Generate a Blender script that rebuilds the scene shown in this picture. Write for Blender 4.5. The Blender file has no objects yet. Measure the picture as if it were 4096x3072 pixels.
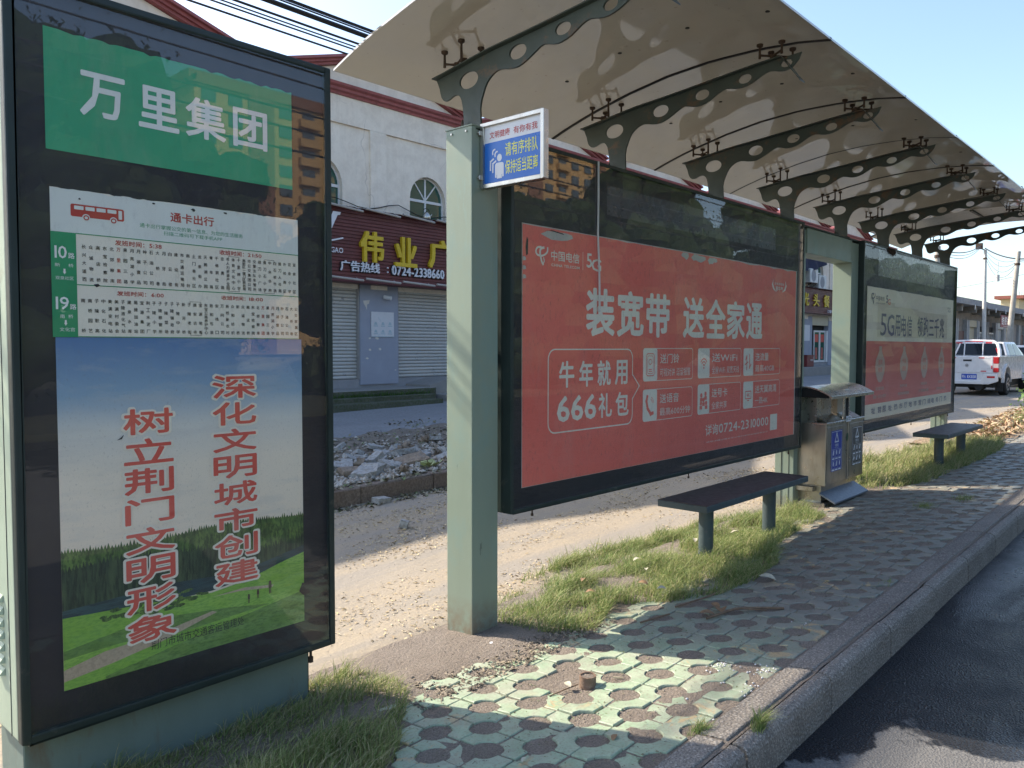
import bpy, bmesh, math, random
import numpy as np
from mathutils import Vector, Matrix, noise
random.seed(7); rng = np.random.default_rng(7)
R = math.radians
scene = bpy.context.scene
COL = scene.collection

# ------------------------------------------------------------------ camera
YAW, PITCH, ROLL, FPX = 0.7324, 0.0462, 0.0014, 3190.5
cam = bpy.data.cameras.new('camera'); camo = bpy.data.objects.new('camera', cam); COL.objects.link(camo)
_r = Vector((math.sin(YAW), -math.cos(YAW), 0)); _f = Vector((math.cos(YAW), math.sin(YAW), 0))
_F = _f*math.cos(PITCH) - Vector((0, 0, 1))*math.sin(PITCH); _U = _f*math.sin(PITCH) + Vector((0, 0, 1))*math.cos(PITCH)
_R2 = _r*math.cos(ROLL) + _U*math.sin(ROLL); _U2 = -_r*math.sin(ROLL) + _U*math.cos(ROLL)
M = Matrix((_R2, _U2, -_F)).transposed().to_4x4(); M.translation = Vector((0, 0, 1.5))
camo.matrix_world = M
cam.sensor_fit = 'HORIZONTAL'; cam.sensor_width = 36; cam.lens = 36*FPX/4096
cam.clip_start = 0.05; cam.clip_end = 1500
scene.camera = camo

# ------------------------------------------------------------------ sky and sun
SUNV = Vector((-0.26, 0.966, 0.758)).normalized()     # towards the sun
w = bpy.data.worlds.new('World'); scene.world = w; w.use_nodes = True
nt = w.node_tree; nt.nodes.clear()
sky = nt.nodes.new('ShaderNodeTexSky'); sky.sky_type = 'NISHITA'; sky.sun_disc = False
sky.sun_elevation = math.asin(SUNV.z); sky.sun_rotation = math.atan2(SUNV.x, SUNV.y)
sky.air_density = 1.0; sky.dust_density = 1.7; sky.ozone_density = 1.5; sky.altitude = 80
bg = nt.nodes.new('ShaderNodeBackground'); bg.inputs['Strength'].default_value = 0.15
wo = nt.nodes.new('ShaderNodeOutputWorld')
nt.links.new(sky.outputs[0], bg.inputs[0]); nt.links.new(bg.outputs[0], wo.inputs[0])
sl = bpy.data.lights.new('sun', 'SUN'); sl.energy = 3.8; sl.angle = R(0.53); sl.color = (1.0, 0.90, 0.76)
so = bpy.data.objects.new('sun', sl); COL.objects.link(so)
so.rotation_euler = (-SUNV).to_track_quat('-Z', 'Y').to_euler(); so.location = (0, 10, 20)
vs = scene.view_settings
vs.view_transform = 'Standard'; vs.look = 'None'; vs.exposure = 1.16; vs.gamma = 1; vs.use_curve_mapping = False

# ------------------------------------------------------------------ helpers
class MB:
    """collects shapes, builds ONE mesh object"""
    def __init__(s): s.v = []; s.f = []; s.m = []
    def add(s, vs_, fs, mi=0):
        b = len(s.v); s.v += [tuple(p) for p in vs_]
        for f in fs: s.f.append([b+i for i in f]); s.m.append(mi)
        return s
    def box(s, x0, x1, y0, y1, z0, z1, mi=0, T=None):
        P = [(x, y, z) for x in (x0, x1) for y in (y0, y1) for z in (z0, z1)]
        if T is not None: P = [tuple(T @ Vector(p)) for p in P]
        return s.add(P, [(0,1,3,2),(4,6,7,5),(0,4,5,1),(2,3,7,6),(0,2,6,4),(1,5,7,3)], mi)
    def prism(s, poly, axis, a, b, mi=0):
        """poly (u,v): axis 'x' -> (y,z), 'y' -> (x,z), 'z' -> (x,y)"""
        n = len(poly)
        g = {'x': lambda p, t: (t, p[0], p[1]), 'y': lambda p, t: (p[0], t, p[1]), 'z': lambda p, t: (p[0], p[1], t)}[axis]
        P = [g(p, a) for p in poly] + [g(p, b) for p in poly]
        F = [list(range(n))[::-1], list(range(n, 2*n))] + [[i, (i+1) % n, n+(i+1) % n, n+i] for i in range(n)]
        return s.add(P, F, mi)
    def tube(s, pts, r, n=8, mi=0, cap=True):
        pts = [Vector(p) for p in pts]; rs = r if isinstance(r, (list, tuple)) else [r]*len(pts)
        b = len(s.v); up = None
        for k, p in enumerate(pts):
            d = (pts[min(k+1, len(pts)-1)] - pts[max(k-1, 0)]).normalized()
            a = Vector((0, 0, 1)) if abs(d.z) < .9 else Vector((1, 0, 0))
            u = d.cross(a).normalized(); v = d.cross(u)
            for i in range(n):
                t = 2*math.pi*i/n; s.v.append(tuple(p + (u*math.cos(t) + v*math.sin(t))*rs[k]))
        for k in range(len(pts)-1):
            for i in range(n):
                s.f.append([b+k*n+i, b+k*n+(i+1) % n, b+(k+1)*n+(i+1) % n, b+(k+1)*n+i]); s.m.append(mi)
        if cap:
            s.f.append([b+i for i in range(n)][::-1]); s.m.append(mi)
            s.f.append([b+(len(pts)-1)*n+i for i in range(n)]); s.m.append(mi)
        return s
    def build(s, name, mats, parent=None, bevel=0, seg=1, smooth=False, local=False, jitter=0):
        me = bpy.data.meshes.new(name)
        me.from_pydata(s.v, [], s.f)
        mats = mats if isinstance(mats, (list, tuple)) else [mats]
        for m_ in mats: me.materials.append(m_)
        me.polygons.foreach_set('material_index', s.m)
        me.update()
        bm = bmesh.new(); bm.from_mesh(me)
        if bevel or smooth:
            bmesh.ops.remove_doubles(bm, verts=bm.verts, dist=1e-5)
        bmesh.ops.recalc_face_normals(bm, faces=bm.faces)
        if bevel:
            ed = [e for e in bm.edges if len(e.link_faces) == 2 and e.calc_face_angle(0) > .5]
            bmesh.ops.bevel(bm, geom=ed, offset=bevel, segments=seg, affect='EDGES', clamp_overlap=True, profile=.6)
        bm.to_mesh(me); bm.free()
        if smooth: me.shade_smooth() if smooth is True else None
        if smooth is True:
            try: me.set_sharp_from_angle(angle=R(40))
            except Exception: pass
        o = bpy.data.objects.new(name, me); COL.objects.link(o)
        if parent is not None: setpar(o, parent, local)
        return o

def wloc(o):
    l = Vector(o.location)
    while o.parent: o = o.parent; l = l + Vector(o.location)
    return l
def setpar(o, p, local=False):
    o.parent = p
    if not local: o.location = -wloc(p)
def thing(name, label, cat, loc=(0, 0, 0), rz=0, group=None):
    o = bpy.data.objects.new(name, None); COL.objects.link(o); o.location = loc; o.rotation_euler = (0, 0, rz)
    o.empty_display_size = .2
    return tag(o, label, cat, group)
def tag(o, label, cat, group=None):
    o['label'] = label; o['category'] = cat
    if group: o['group'] = group
    return o
def kind(o, k): o['kind'] = k; return o
def copy_tree(o, parent=None):
    c = o.copy(); COL.objects.link(c)
    if parent: c.parent = parent
    for ch in list(o.children): copy_tree(ch, c)
    return c
def raw(name, V, Fq, mat, parent=None, smooth=False):
    """fast mesh from numpy arrays: V (n,3), Fq (m,k)"""
    me = bpy.data.meshes.new(name); k = Fq.shape[1]
    me.vertices.add(len(V)); me.vertices.foreach_set('co', V.astype(np.float32).ravel())
    me.loops.add(Fq.size); me.loops.foreach_set('vertex_index', Fq.astype(np.int32).ravel())
    me.polygons.add(len(Fq)); me.polygons.foreach_set('loop_start', np.arange(0, Fq.size, k, dtype=np.int32))
    me.update(calc_edges=True); me.validate()
    me.materials.append(mat)
    if smooth: me.shade_smooth()
    o = bpy.data.objects.new(name, me); COL.objects.link(o)
    if parent is not None: setpar(o, parent)
    return o

# ------------------------------------------------------------------ materials
_mc = {}
class NT:
    def __init__(s, name):
        s.m = bpy.data.materials.new(name); s.m.use_nodes = True; s.t = s.m.node_tree; s.t.nodes.clear()
        s.out = s.n('ShaderNodeOutputMaterial'); s.bs = s.n('ShaderNodeBsdfPrincipled')
        s.l(s.bs.outputs[0], s.out.inputs[0]); s.pos = s.n('ShaderNodeNewGeometry').outputs['Position']
    def n(s, ty, **k):
        x = s.t.nodes.new(ty)
        for a, b in k.items(): setattr(x, a, b)
        return x
    def l(s, a, b): s.t.links.new(a, b)
    def vec(s, sc):
        mp = s.n('ShaderNodeMapping'); mp.inputs['Scale'].default_value = sc; s.l(s.pos, mp.inputs[0]); return mp.outputs[0]
    def noise(s, scale, detail=4, rough=.55, vec=None, dist=0):
        x = s.n('ShaderNodeTexNoise'); x.inputs['Scale'].default_value = scale; x.inputs['Detail'].default_value = detail
        x.inputs['Roughness'].default_value = rough; x.inputs['Distortion'].default_value = dist
        s.l(vec if vec is not None else s.pos, x.inputs['Vector']); return x.outputs[0]
    def ramp(s, fac, stops, interp='LINEAR'):
        x = s.n('ShaderNodeValToRGB'); x.color_ramp.interpolation = interp; e = x.color_ramp.elements
        while len(e) < len(stops): e.new(.5)
        for el, (p, c) in zip(e, stops): el.position = p; el.color = (c if len(c) == 4 else (*c, 1)) if isinstance(c, tuple) else (c, c, c, 1)
        s.l(fac, x.inputs[0]); return x.outputs[0]
    def mix(s, fac, a, b, mode='MIX'):
        x = s.n('ShaderNodeMix', data_type='RGBA', blend_type=mode)
        for v, i in ((fac, 0), (a, 6), (b, 7)):
            if hasattr(v, 'links'): s.l(v, x.inputs[i])
            elif i == 0: x.inputs[0].default_value = v
            else: x.inputs[i].default_value = (*v, 1) if len(v) == 3 else v
        return x.outputs[2]
    def math(s, op, a, b=0.0, clamp=False):
        x = s.n('ShaderNodeMath', operation=op, use_clamp=clamp)
        for v, i in ((a, 0), (b, 1)):
            if hasattr(v, 'links'): s.l(v, x.inputs[i])
            else: x.inputs[i].default_value = v
        return x.outputs[0]
    def bump(s, h, strength=.3, dist=.01):
        b = s.n('ShaderNodeBump'); b.inputs['Strength'].default_value = strength; b.inputs['Distance'].default_value = dist
        s.l(h, b.inputs['Height']); s.l(b.outputs[0], s.bs.inputs['Normal']); return b
    def col(s, c):
        if hasattr(c, 'links'): s.l(c, s.bs.inputs['Base Color'])
        else: s.bs.inputs['Base Color'].default_value = (*c, 1)
    def rough(s, r):
        if hasattr(r, 'links'): s.l(r, s.bs.inputs['Roughness'])
        else: s.bs.inputs['Roughness'].default_value = r
def sh(c, k): return tuple(min(1, x*k) for x in c)
def pm(name, c, rough=.6, metal=0, var=.12, scale=6, dirt=None, dscale=3, dthr=.55, damt=.6, bump=.15, bscale=60, fine=0, spec=.5, coat=0, rnd=0, streak=False, bdist=.005):
    """general worn surface: base colour varied in patches, dirt or stain spots with their own outline, fine relief"""
    if name in _mc: return _mc[name]
    t = NT(name); v = t.vec((1, 1, .25)) if streak else t.pos
    n1 = t.noise(scale, 5, .6, v)
    cc = t.mix(t.ramp(n1, [(.3, 0.0), (.7, 1.0)]), sh(c, 1-var), sh(c, 1+var))
    if fine:
        n3 = t.noise(bscale*2.2, 2, .5); cc = t.mix(t.ramp(n3, [(.35, 0.0), (.65, 1.0)]), t.mix(1.0, cc, (1-fine,)*3, 'MULTIPLY'), cc)
    if rnd:
        oi = t.n('ShaderNodeObjectInfo').outputs['Random']; cc = t.mix(1.0, cc, t.ramp(oi, [(0, 1-rnd), (1, 1.0)]), 'MULTIPLY')
    if dirt:
        n2 = t.noise(dscale, 7, .68, v, .4); f = t.math('MULTIPLY', t.ramp(n2, [(dthr, 0.0), (dthr+.12, 1.0)]), damt)
        cc = t.mix(f, cc, dirt)
    t.col(cc); t.rough(t.ramp(t.noise(scale*3, 3), [(.3, max(0, rough-.08)), (.7, min(1, rough+.08))]))
    t.bs.inputs['Metallic'].default_value = metal; t.bs.inputs['Specular IOR Level'].default_value = spec
    if coat: t.bs.inputs['Coat Weight'].default_value = coat; t.bs.inputs['Coat Roughness'].default_value = .08
    if bump: t.bump(t.noise(bscale, 4, .6), bump, bdist)
    _mc[name] = t.m; return t.m

PAINT = pm('green_post_paint', (.25, .305, .235), .38, var=.07, scale=3, dirt=(.24, .40, .36), dscale=4, dthr=.56, damt=.55, bump=.08, bscale=90, streak=True)
PAINTD = pm('dark_green_frame_paint', (.020, .034, .031), .45, var=.2, scale=5, dirt=(.16, .15, .12), dscale=9, dthr=.6, damt=.5, bump=.1)
ARMP = pm('bracket_green_paint', (.050, .066, .055), .45, var=.15, scale=5, dirt=(.17, .085, .04), dscale=7, dthr=.55, damt=.7, bump=.15)
BLACK = pm('black_backing_board', (.014, .013, .018), .5, var=.2, scale=8, dirt=(.07, .065, .06), dscale=4, dthr=.6, damt=.35, bump=0)
RUST = pm('rusty_steel', (.075, .048, .032), .7, metal=.3, var=.35, scale=30, dirt=(.05, .03, .02), dscale=40, bump=.4)
RUBBER = pm('black_rubber_seal', (.02, .019, .018), .7, bump=.1)
def wear_paint():
    t = PAINT.node_tree; bs = [n for n in t.nodes if n.type == 'BSDF_PRINCIPLED'][0]; src = bs.inputs['Base Color'].links[0].from_socket
    g = t.nodes.new('ShaderNodeNewGeometry'); sx = t.nodes.new('ShaderNodeSeparateXYZ'); t.links.new(g.outputs[0], sx.inputs[0])
    def noi(sc, th0, th1, stretch=(1, 1, 1)):
        mp = t.nodes.new('ShaderNodeMapping'); mp.inputs['Scale'].default_value = stretch; t.links.new(g.outputs[0], mp.inputs[0])
        n = t.nodes.new('ShaderNodeTexNoise'); n.inputs['Scale'].default_value = sc; n.inputs['Detail'].default_value = 6; n.inputs['Roughness'].default_value = .7; t.links.new(mp.outputs[0], n.inputs[0])
        r = t.nodes.new('ShaderNodeMapRange'); r.inputs[1].default_value = th0; r.inputs[2].default_value = th1; t.links.new(n.outputs[0], r.inputs[0]); return r.outputs[0], n.outputs[0]
    def over(f, c, src):
        m2 = t.nodes.new('ShaderNodeMix'); m2.data_type = 'RGBA'; t.links.new(f, m2.inputs[0]); t.links.new(src, m2.inputs[6]); m2.inputs[7].default_value = (*c, 1); return m2.outputs[2]
    def ml(a, k):
        m_ = t.nodes.new('ShaderNodeMath'); m_.operation = 'MULTIPLY'; t.links.new(a, m_.inputs[0])
        if hasattr(k, 'links'): t.links.new(k, m_.inputs[1])
        else: m_.inputs[1].default_value = k
        return m_.outputs[0]
    sp, _ = noi(70, .66, .70); s1, _ = noi(2.2, .5, .62, (1, 1, .6)); src = over(ml(ml(sp, s1), .8), (.52, .50, .42), src)      # pale chips
    sc, _ = noi(26, .70, .73, (1, 1, .12)); src = over(ml(sc, .7), (.07, .08, .07), src)                                  # scratches
    st_, _ = noi(3.0, .52, .66, (1, 1, .8)); src = over(ml(st_, .45), (.20, .31, .28), src)                                # teal blotches
    low_ = t.nodes.new('ShaderNodeMapRange'); low_.inputs[1].default_value = .16; low_.inputs[2].default_value = -.08; t.links.new(sx.outputs[2], low_.inputs[0]); b_, _ = noi(14, .35, .6); src = over(ml(ml(low_.outputs[0], b_), .9), (.20, .12, .07), src)
    t.links.new(src, bs.inputs['Base Color'])
wear_paint()
STEEL = pm('stainless_steel', (.52, .49, .44), .30, metal=.9, var=.08, scale=5, dirt=(.22, .19, .15), dscale=5, dthr=.55, damt=.35, bump=.04, streak=True)
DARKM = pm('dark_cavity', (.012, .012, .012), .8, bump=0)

def m_roof():
    t = NT('weathered_roof_panel'); sp = t.noise(5, 6, .65, t.vec((1, .5, 1)))
    c = t.mix(t.ramp(sp, [(.35, 0.0), (.7, 1.0)]), (.50, .47, .41), (.61, .58, .51))
    f = t.noise(60, 3, .6, t.vec((.5, 1.6, 1))); c = t.mix(t.math('MULTIPLY', t.ramp(f, [(.55, 0.0), (.7, 1.0)]), .35), c, (.62, .55, .42))
    d = t.noise(24, 2, .5); c = t.mix(t.ramp(d, [(.70, 0.0), (.74, 1.0)]), c, (.16, .13, .10))
    t.col(c); t.rough(.5); t.bs.inputs['Specular IOR Level'].default_value = .3
    tl_ = t.n('ShaderNodeBsdfTranslucent'); tl_.inputs['Color'].default_value = (.72, .68, .60, 1); mt_ = t.n('ShaderNodeMixShader'); mt_.inputs[0].default_value = .68; t.l(t.bs.outputs[0], mt_.inputs[1]); t.l(tl_.outputs[0], mt_.inputs[2])
    gl = t.n('ShaderNodeBsdfGlossy'); gl.inputs['Roughness'].default_value = .025; gl.inputs['Color'].default_value = (.95, .91, .82, 1)
    fr = t.n('ShaderNodeFresnel'); fr.inputs['IOR'].default_value = 2.1
    mx = t.n('ShaderNodeMixShader'); t.l(t.math('ADD', t.math('MULTIPLY', fr.outputs[0], .85), .24, True), mx.inputs[0]); t.l(mt_.outputs[0], mx.inputs[1]); t.l(gl.outputs[0], mx.inputs[2])
    t.l(mx.outputs[0], t.out.inputs[0]); return t.m
ROOF = m_roof()
def m_glass(name, ior, tint, haze=.03, rough=.008):
    t = NT(name); fr = t.n('ShaderNodeFresnel'); fr.inputs['IOR'].default_value = ior
    tr = t.n('ShaderNodeBsdfTransparent'); tr.inputs['Color'].default_value = (*tint, 1)
    gl = t.n('ShaderNodeBsdfGlossy'); gl.inputs['Roughness'].default_value = rough; gl.inputs['Color'].default_value = (.95, .95, .95, 1)
    wv = t.n('ShaderNodeBump'); wv.inputs['Strength'].default_value = .005; wv.inputs['Distance'].default_value = .02
    t.l(t.noise(2.2, 1, .4), wv.inputs['Height']); t.l(wv.outputs[0], gl.inputs['Normal'])
    di = t.n('ShaderNodeBsdfDiffuse'); di.inputs['Color'].default_value = (.45, .42, .37, 1)
    hz = t.n('ShaderNodeMixShader'); t.l(t.math('MULTIPLY', t.ramp(t.noise(3, 6, .7, t.vec((1, 1, .35))), [(.3, .3), (.75, 1.0)]), haze), hz.inputs[0])
    t.l(tr.outputs[0], hz.inputs[1]); t.l(di.outputs[0], hz.inputs[2])
    bf = t.n('ShaderNodeNewGeometry').outputs['Backfacing']; mx = t.n('ShaderNodeMixShader'); t.l(t.math('MULTIPLY', t.math('MINIMUM', fr.outputs[0], .115), t.math('SUBTRACT', 1.0, bf)), mx.inputs[0]); t.l(hz.outputs[0], mx.inputs[1]); t.l(gl.outputs[0], mx.inputs[2])
    t.l(mx.outputs[0], t.out.inputs[0]); return t.m
GLASSP = m_glass('dusty_poster_glass', 1.58, (1.0, 1.0, 1.0), .022)
WGLASS_t = NT('window_glass'); WGLASS_t.col((.035, .10, .08)); WGLASS_t.rough(.03); WGLASS_t.bs.inputs['Specular IOR Level'].default_value = .4; WGLASS = WGLASS_t.m
CARGL_t = NT('car_glass'); CARGL_t.col((.015, .02, .025)); CARGL_t.rough(.03); CARGL_t.bs.inputs['Specular IOR Level'].default_value = .25; CARGL = CARGL_t.m

def m_tile():
    t = NT('glazed_green_paver')
    sx = t.n('ShaderNodeSeparateXYZ'); t.l(t.pos, sx.inputs[0])
    big = t.noise(1.3, 3, .6); mid = t.noise(9, 5, .65); fin = t.noise(90, 3, .6)
    oi = t.n('ShaderNodeObjectInfo').outputs['Random']
    g = t.mix(t.ramp(mid, [(.3, 0.0), (.7, 1.0)]), (.29, .41, .26), (.45, .52, .37))
    y = t.mix(t.ramp(mid, [(.35, 0.0), (.7, 1.0)]), (.33, .36, .28), (.42, .43, .34))
    # glaze worn to grey away from the near end
    far = t.math('ADD', t.math('MULTIPLY', t.math('ADD', t.math('SUBTRACT', sx.outputs[0], 2.9), t.math('MULTIPLY', t.math('SUBTRACT', 2.1, sx.outputs[1]), .9)), .45), t.math('SUBTRACT', big, .45))
    farr = t.ramp(far, [(.15, 0.0), (.85, 1.0)])
    grey = t.mix(t.ramp(mid, [(.3, 0.0), (.7, 1.0)]), (.155, .15, .135), (.25, .24, .215))
    farr = t.math('MULTIPLY', farr, t.ramp(sx.outputs[0], [(0, .9), (1, .9)]))
    c = t.mix(farr, g, t.mix(t.ramp(sx.outputs[0], [(0, 1.0), (1, 1.0)]), y, grey))
    c = t.mix(t.ramp(oi, [(0, 0.0), (1, .22)]), c, (.36, .37, .30))
    pt = t.math('MULTIPLY', t.ramp(t.noise(5, 6, .7, None, .6), [(.56, 0.0), (.60, 1.0)]), t.ramp(t.noise(1.8, 2), [(.48, 0.0), (.6, 1.0)]))
    c = t.mix(t.math('MULTIPLY', pt, .8), c, (.58, .40, .20))
    c = t.mix(t.math('MULTIPLY', t.ramp(fin, [(.50, 0.0), (.66, 1.0)]), .5), c, (.24, .20, .15))
    c = t.mix(t.math('MULTIPLY', t.ramp(t.noise(4.5, 7, .72, None, .5), [(.46, 0.0), (.64, 1.0)]), .55), c, (.33, .30, .245))
    t.col(c); t.rough(t.ramp(mid, [(.3, .42), (.7, .7)])); t.bump(fin, .25, .003); return t.m
TILE = m_tile()
def m_soil(name, c1, c2, c3, bs=120, bst=.9, bd=.012, big=2.5):
    t = NT(name); n1 = t.noise(big, 6, .65); n2 = t.noise(bs, 5, .7); n3 = t.noise(bs*.35, 4, .7)
    c = t.mix(t.ramp(n1, [(.35, 0.0), (.68, 1.0)]), c1, c2); c = t.mix(t.ramp(n2, [(.42, 0.0), (.6, .75)]), c, c3)
    t.col(c); t.rough(.92); t.bump(t.math('ADD', n2, t.math('MULTIPLY', n3, 2.0)), bst, bd); return t.m
SOIL = m_soil('paver_soil', (.29, .24, .195), (.39, .33, .275), (.18, .14, .105), 140, 1.0, .012)
DIRT = m_soil('sandy_dirt_road', (.37, .305, .225), (.29, .25, .205), (.42, .34, .235), 55, .5, .008, 1.1)
def lane_bands():
    t = DIRT.node_tree; bs = [n for n in t.nodes if n.type == 'BSDF_PRINCIPLED'][0]; src = bs.inputs['Base Color'].links[0].from_socket
    g = t.nodes.new('ShaderNodeNewGeometry'); mp = t.nodes.new('ShaderNodeMapping'); mp.inputs['Scale'].default_value = (.16, 2.4, 1); t.links.new(g.outputs[0], mp.inputs[0]); n = t.nodes.new('ShaderNodeTexNoise'); n.inputs['Scale'].default_value = 1.3; n.inputs['Detail'].default_value = 6; n.inputs['Roughness'].default_value = .62; t.links.new(mp.outputs[0], n.inputs[0])
    r = t.nodes.new('ShaderNodeMapRange'); r.inputs[1].default_value = .44; r.inputs[2].default_value = .60; r.inputs[4].default_value = .75; t.links.new(n.outputs[0], r.inputs[0]); m2 = t.nodes.new('ShaderNodeMix'); m2.data_type = 'RGBA'; t.links.new(r.outputs[0], m2.inputs[0]); t.links.new(src, m2.inputs[6]); m2.inputs[7].default_value = (.29, .26, .225, 1); t.links.new(m2.outputs[2], bs.inputs['Base Color'])
lane_bands()
VERGE = m_soil('rubble_soil', (.24, .20, .16), (.33, .28, .22), (.15, .12, .10), 30, 1.0, .03, 2)
CONC = m_soil('old_concrete', (.26, .25, .235), (.34, .325, .30), (.20, .19, .175), 80, .4, .005, 1.2)
APRON = m_soil('grey_apron_concrete', (.23, .235, .25), (.31, .31, .315), (.19, .185, .18), 25, .35, .006, .8)
MOSS = m_soil('mossy_step_concrete', (.075, .075, .055), (.13, .13, .10), (.05, .07, .02), 22, .8, .01, 2.5)
KERBF = m_soil('brown_kerb_concrete', (.20, .15, .12), (.28, .22, .18), (.12, .09, .075), 50, .6, .006, 3)
def m_kerb():
    t = NT('pebbled_kerb_concrete'); vo = t.n('ShaderNodeTexVoronoi'); vo.inputs['Scale'].default_value = 75; t.l(t.pos, vo.inputs['Vector'])
    n1 = t.noise(4, 5, .6); base = t.mix(t.ramp(n1, [(.3, 0.0), (.7, 1.0)]), (.20, .175, .15), (.30, .27, .235))
    c = t.mix(t.ramp(vo.outputs['Distance'], [(.15, .5), (.5, 0.0)]), base, (.62, .57, .50)); c = t.mix(t.ramp(t.noise(160, 3), [(.5, 0.0), (.6, .75)]), c, (.10, .085, .07))
    oi = t.n('ShaderNodeObjectInfo').outputs['Random']; c = t.mix(1.0, c, t.ramp(oi, [(0, .88), (1, 1.0)]), 'MULTIPLY')
    t.col(c); t.rough(.85); t.bump(t.math('SUBTRACT', 1.0, vo.outputs['Distance']), .8, .006); return t.m
KERB = m_kerb()
def m_asphalt():
    t = NT('wet_shaded_asphalt'); n = t.noise(150, 3, .6); vo = t.n('ShaderNodeTexVoronoi'); vo.inputs['Scale'].default_value = 110; t.l(t.pos, vo.inputs['Vector'])
    sx = t.n('ShaderNodeSeparateXYZ'); t.l(t.pos, sx.inputs[0])
    wet = t.math('ADD', t.noise(1.1, 6, .62, None, .3), t.math('ADD', t.math('MULTIPLY', t.math('SUBTRACT', sx.outputs[0], 3.80), .36), t.math('MULTIPLY', t.math('MAXIMUM', t.math('SUBTRACT', sx.outputs[1], .98), 0.0), 1.3)))  # wet patches, widened to darken the shaded road outside the lit corner
    wet_shade_mask = t.ramp(wet, [(.425, 0.0), (.45, 1.0)])
    dry = t.mix(t.ramp(n, [(.35, 0.0), (.65, 1.0)]), (.13, .125, .12), (.21, .205, .195))
    wc = t.mix(t.ramp(n, [(.35, 0.0), (.65, 1.0)]), (.016, .016, .018), (.034, .034, .037))
    t.col(t.mix(wet_shade_mask, dry, wc)); t.rough(t.mix(wet_shade_mask, (.85, .85, .85), t.ramp(t.noise(5, 3), [(.35, .24), (.65, .42)])))
    strk = t.ramp(t.noise(.9, 4, .6, t.vec((.35, 1.6, 1))), [(.52, 0.0), (.66, 1.0)]); t.l(t.math('ADD', .10, t.math('MULTIPLY', strk, .8)), t.bs.inputs['Specular IOR Level']); t.bump(vo.outputs['Distance'], .55, .006); return t.m
ASPH = m_asphalt()

# ------------------------------------------------------------------ lettering engine (flat print / raised letters)
_fc = bpy.data.curves.new('letter', 'FONT'); _fo = bpy.data.objects.new('letter', _fc); COL.objects.link(_fo)
_g = {}
def glyph(ch, off=0.0, res=2):
    k = (ch, off)
    if k in _g: return _g[k]
    _fc.resolution_u = res; _fc.offset = off; _fc.body = ch
    dg = bpy.context.evaluated_depsgraph_get(); dg.update()
    me = bpy.data.meshes.new_from_object(_fo.evaluated_get(dg))
    V = np.array([v.co[:2] for v in me.vertices]).reshape(-1, 2); Fa = [list(p.vertices) for p in me.polygons]
    bpy.data.meshes.remove(me)
    cjk = ord(ch) > 0x2000
    adv = 1.0 if cjk else (V[:, 0].max() + .06 if len(V) else .3)
    _g[k] = (V, Fa, adv); return _g[k]
class Plane:
    """a print surface: o origin, r right, u up, n outwards"""
    def __init__(s, o, r, u): s.o = Vector(o); s.r = Vector(r); s.u = Vector(u); s.n = s.r.cross(s.u)
    def at(s, a, b, d=0): return tuple(s.o + s.r*a + s.u*b + s.n*d)
def text(mb, P, s, x0, z0, x1, z1, d=.001, off=0.0, mi=0, vert=False, depth=0, skew=0):
    """fill the rectangle exactly with the string; off > .011 thickens the strokes"""
    if off > .011 and not vert:
        e = off*(z1-z0); k = 8 if off < .06 else 16
        if depth: k = 4
        for i in range(k+1):
            a = 2*math.pi*i/k + (.785 if depth else 0); r_ = e if i < k else 0; dx, dz = r_*math.cos(a), r_*math.sin(a)
            text(mb, P, s, x0+e+dx, z0+e+dz, x1-e+dx, z1-e+dz, d + (i*.0006 if depth else i*.00004), 0, mi, False, depth, skew)
        return
    L = []; x = 0
    if vert:
        n = len(s); H = (z1-z0)/n
        for i, ch in enumerate(s): text(mb, P, ch, x0, z1-(i+1)*H+H*.06, x1, z1-i*H-H*.06, d, off, mi, False, depth, skew)
        return
    for ch in s:
        if ch == ' ': x += .35; continue
        V, Fa, adv = glyph(ch, off); L.append((V + np.array([x, 0]), Fa)); x += adv
    A = np.vstack([v for v, _ in L]); mn = A.min(0); mx = A.max(0)
    if s in '一、·二三': mn[1] = -.1; mx[1] = .85
    for V, Fa in L:
        b = len(mb.v)
        Q = (V - mn)/np.maximum(mx - mn, 1e-6)*np.array([x1-x0, z1-z0]) + np.array([x0, z0])
        if skew: Q[:, 0] += (Q[:, 1]-z0)*skew
        pts = [P.at(q[0], q[1], d) for q in Q]
        if depth:
            back = [P.at(q[0], q[1], d-depth) for q in Q]; n = len(pts)
            ec = {}
            for f in Fa:
                for i in range(len(f)):
                    e = (f[i], f[(i+1) % len(f)]); kk = tuple(sorted(e)); ec[kk] = None if kk in ec else e
            mb.add(pts + back, Fa + [[e[0], e[1], e[1]+n, e[0]+n] for e in ec.values() if e], mi)
        else: mb.add(pts, Fa, mi)
def rect(mb, P, x0, z0, x1, z1, d, mi=0): mb.add([P.at(x0, z0, d), P.at(x1, z0, d), P.at(x1, z1, d), P.at(x0, z1, d)], [(0, 1, 2, 3)], mi)
def poly(mb, P, pts, d, mi=0): mb.add([P.at(a, b, d) for a, b in pts], [list(range(len(pts)))], mi)
def strokes(mb, P, pts, wd, d, mi=0, closed=False):
    n = len(pts)
    for i in range(n if closed else n-1):
        a = Vector(pts[i]); b = Vector(pts[(i+1) % n]); t = (b-a); 
        if t.length < 1e-6: continue
        t.normalize(); nn = Vector((-t.y, t.x))*wd/2; e = t*wd*.5
        mb.add([P.at(*(a-e+nn), d), P.at(*(a-e-nn), d), P.at(*(b+e-nn), d), P.at(*(b+e+nn), d)], [(0, 1, 2, 3)], mi); d += 4e-5
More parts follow.
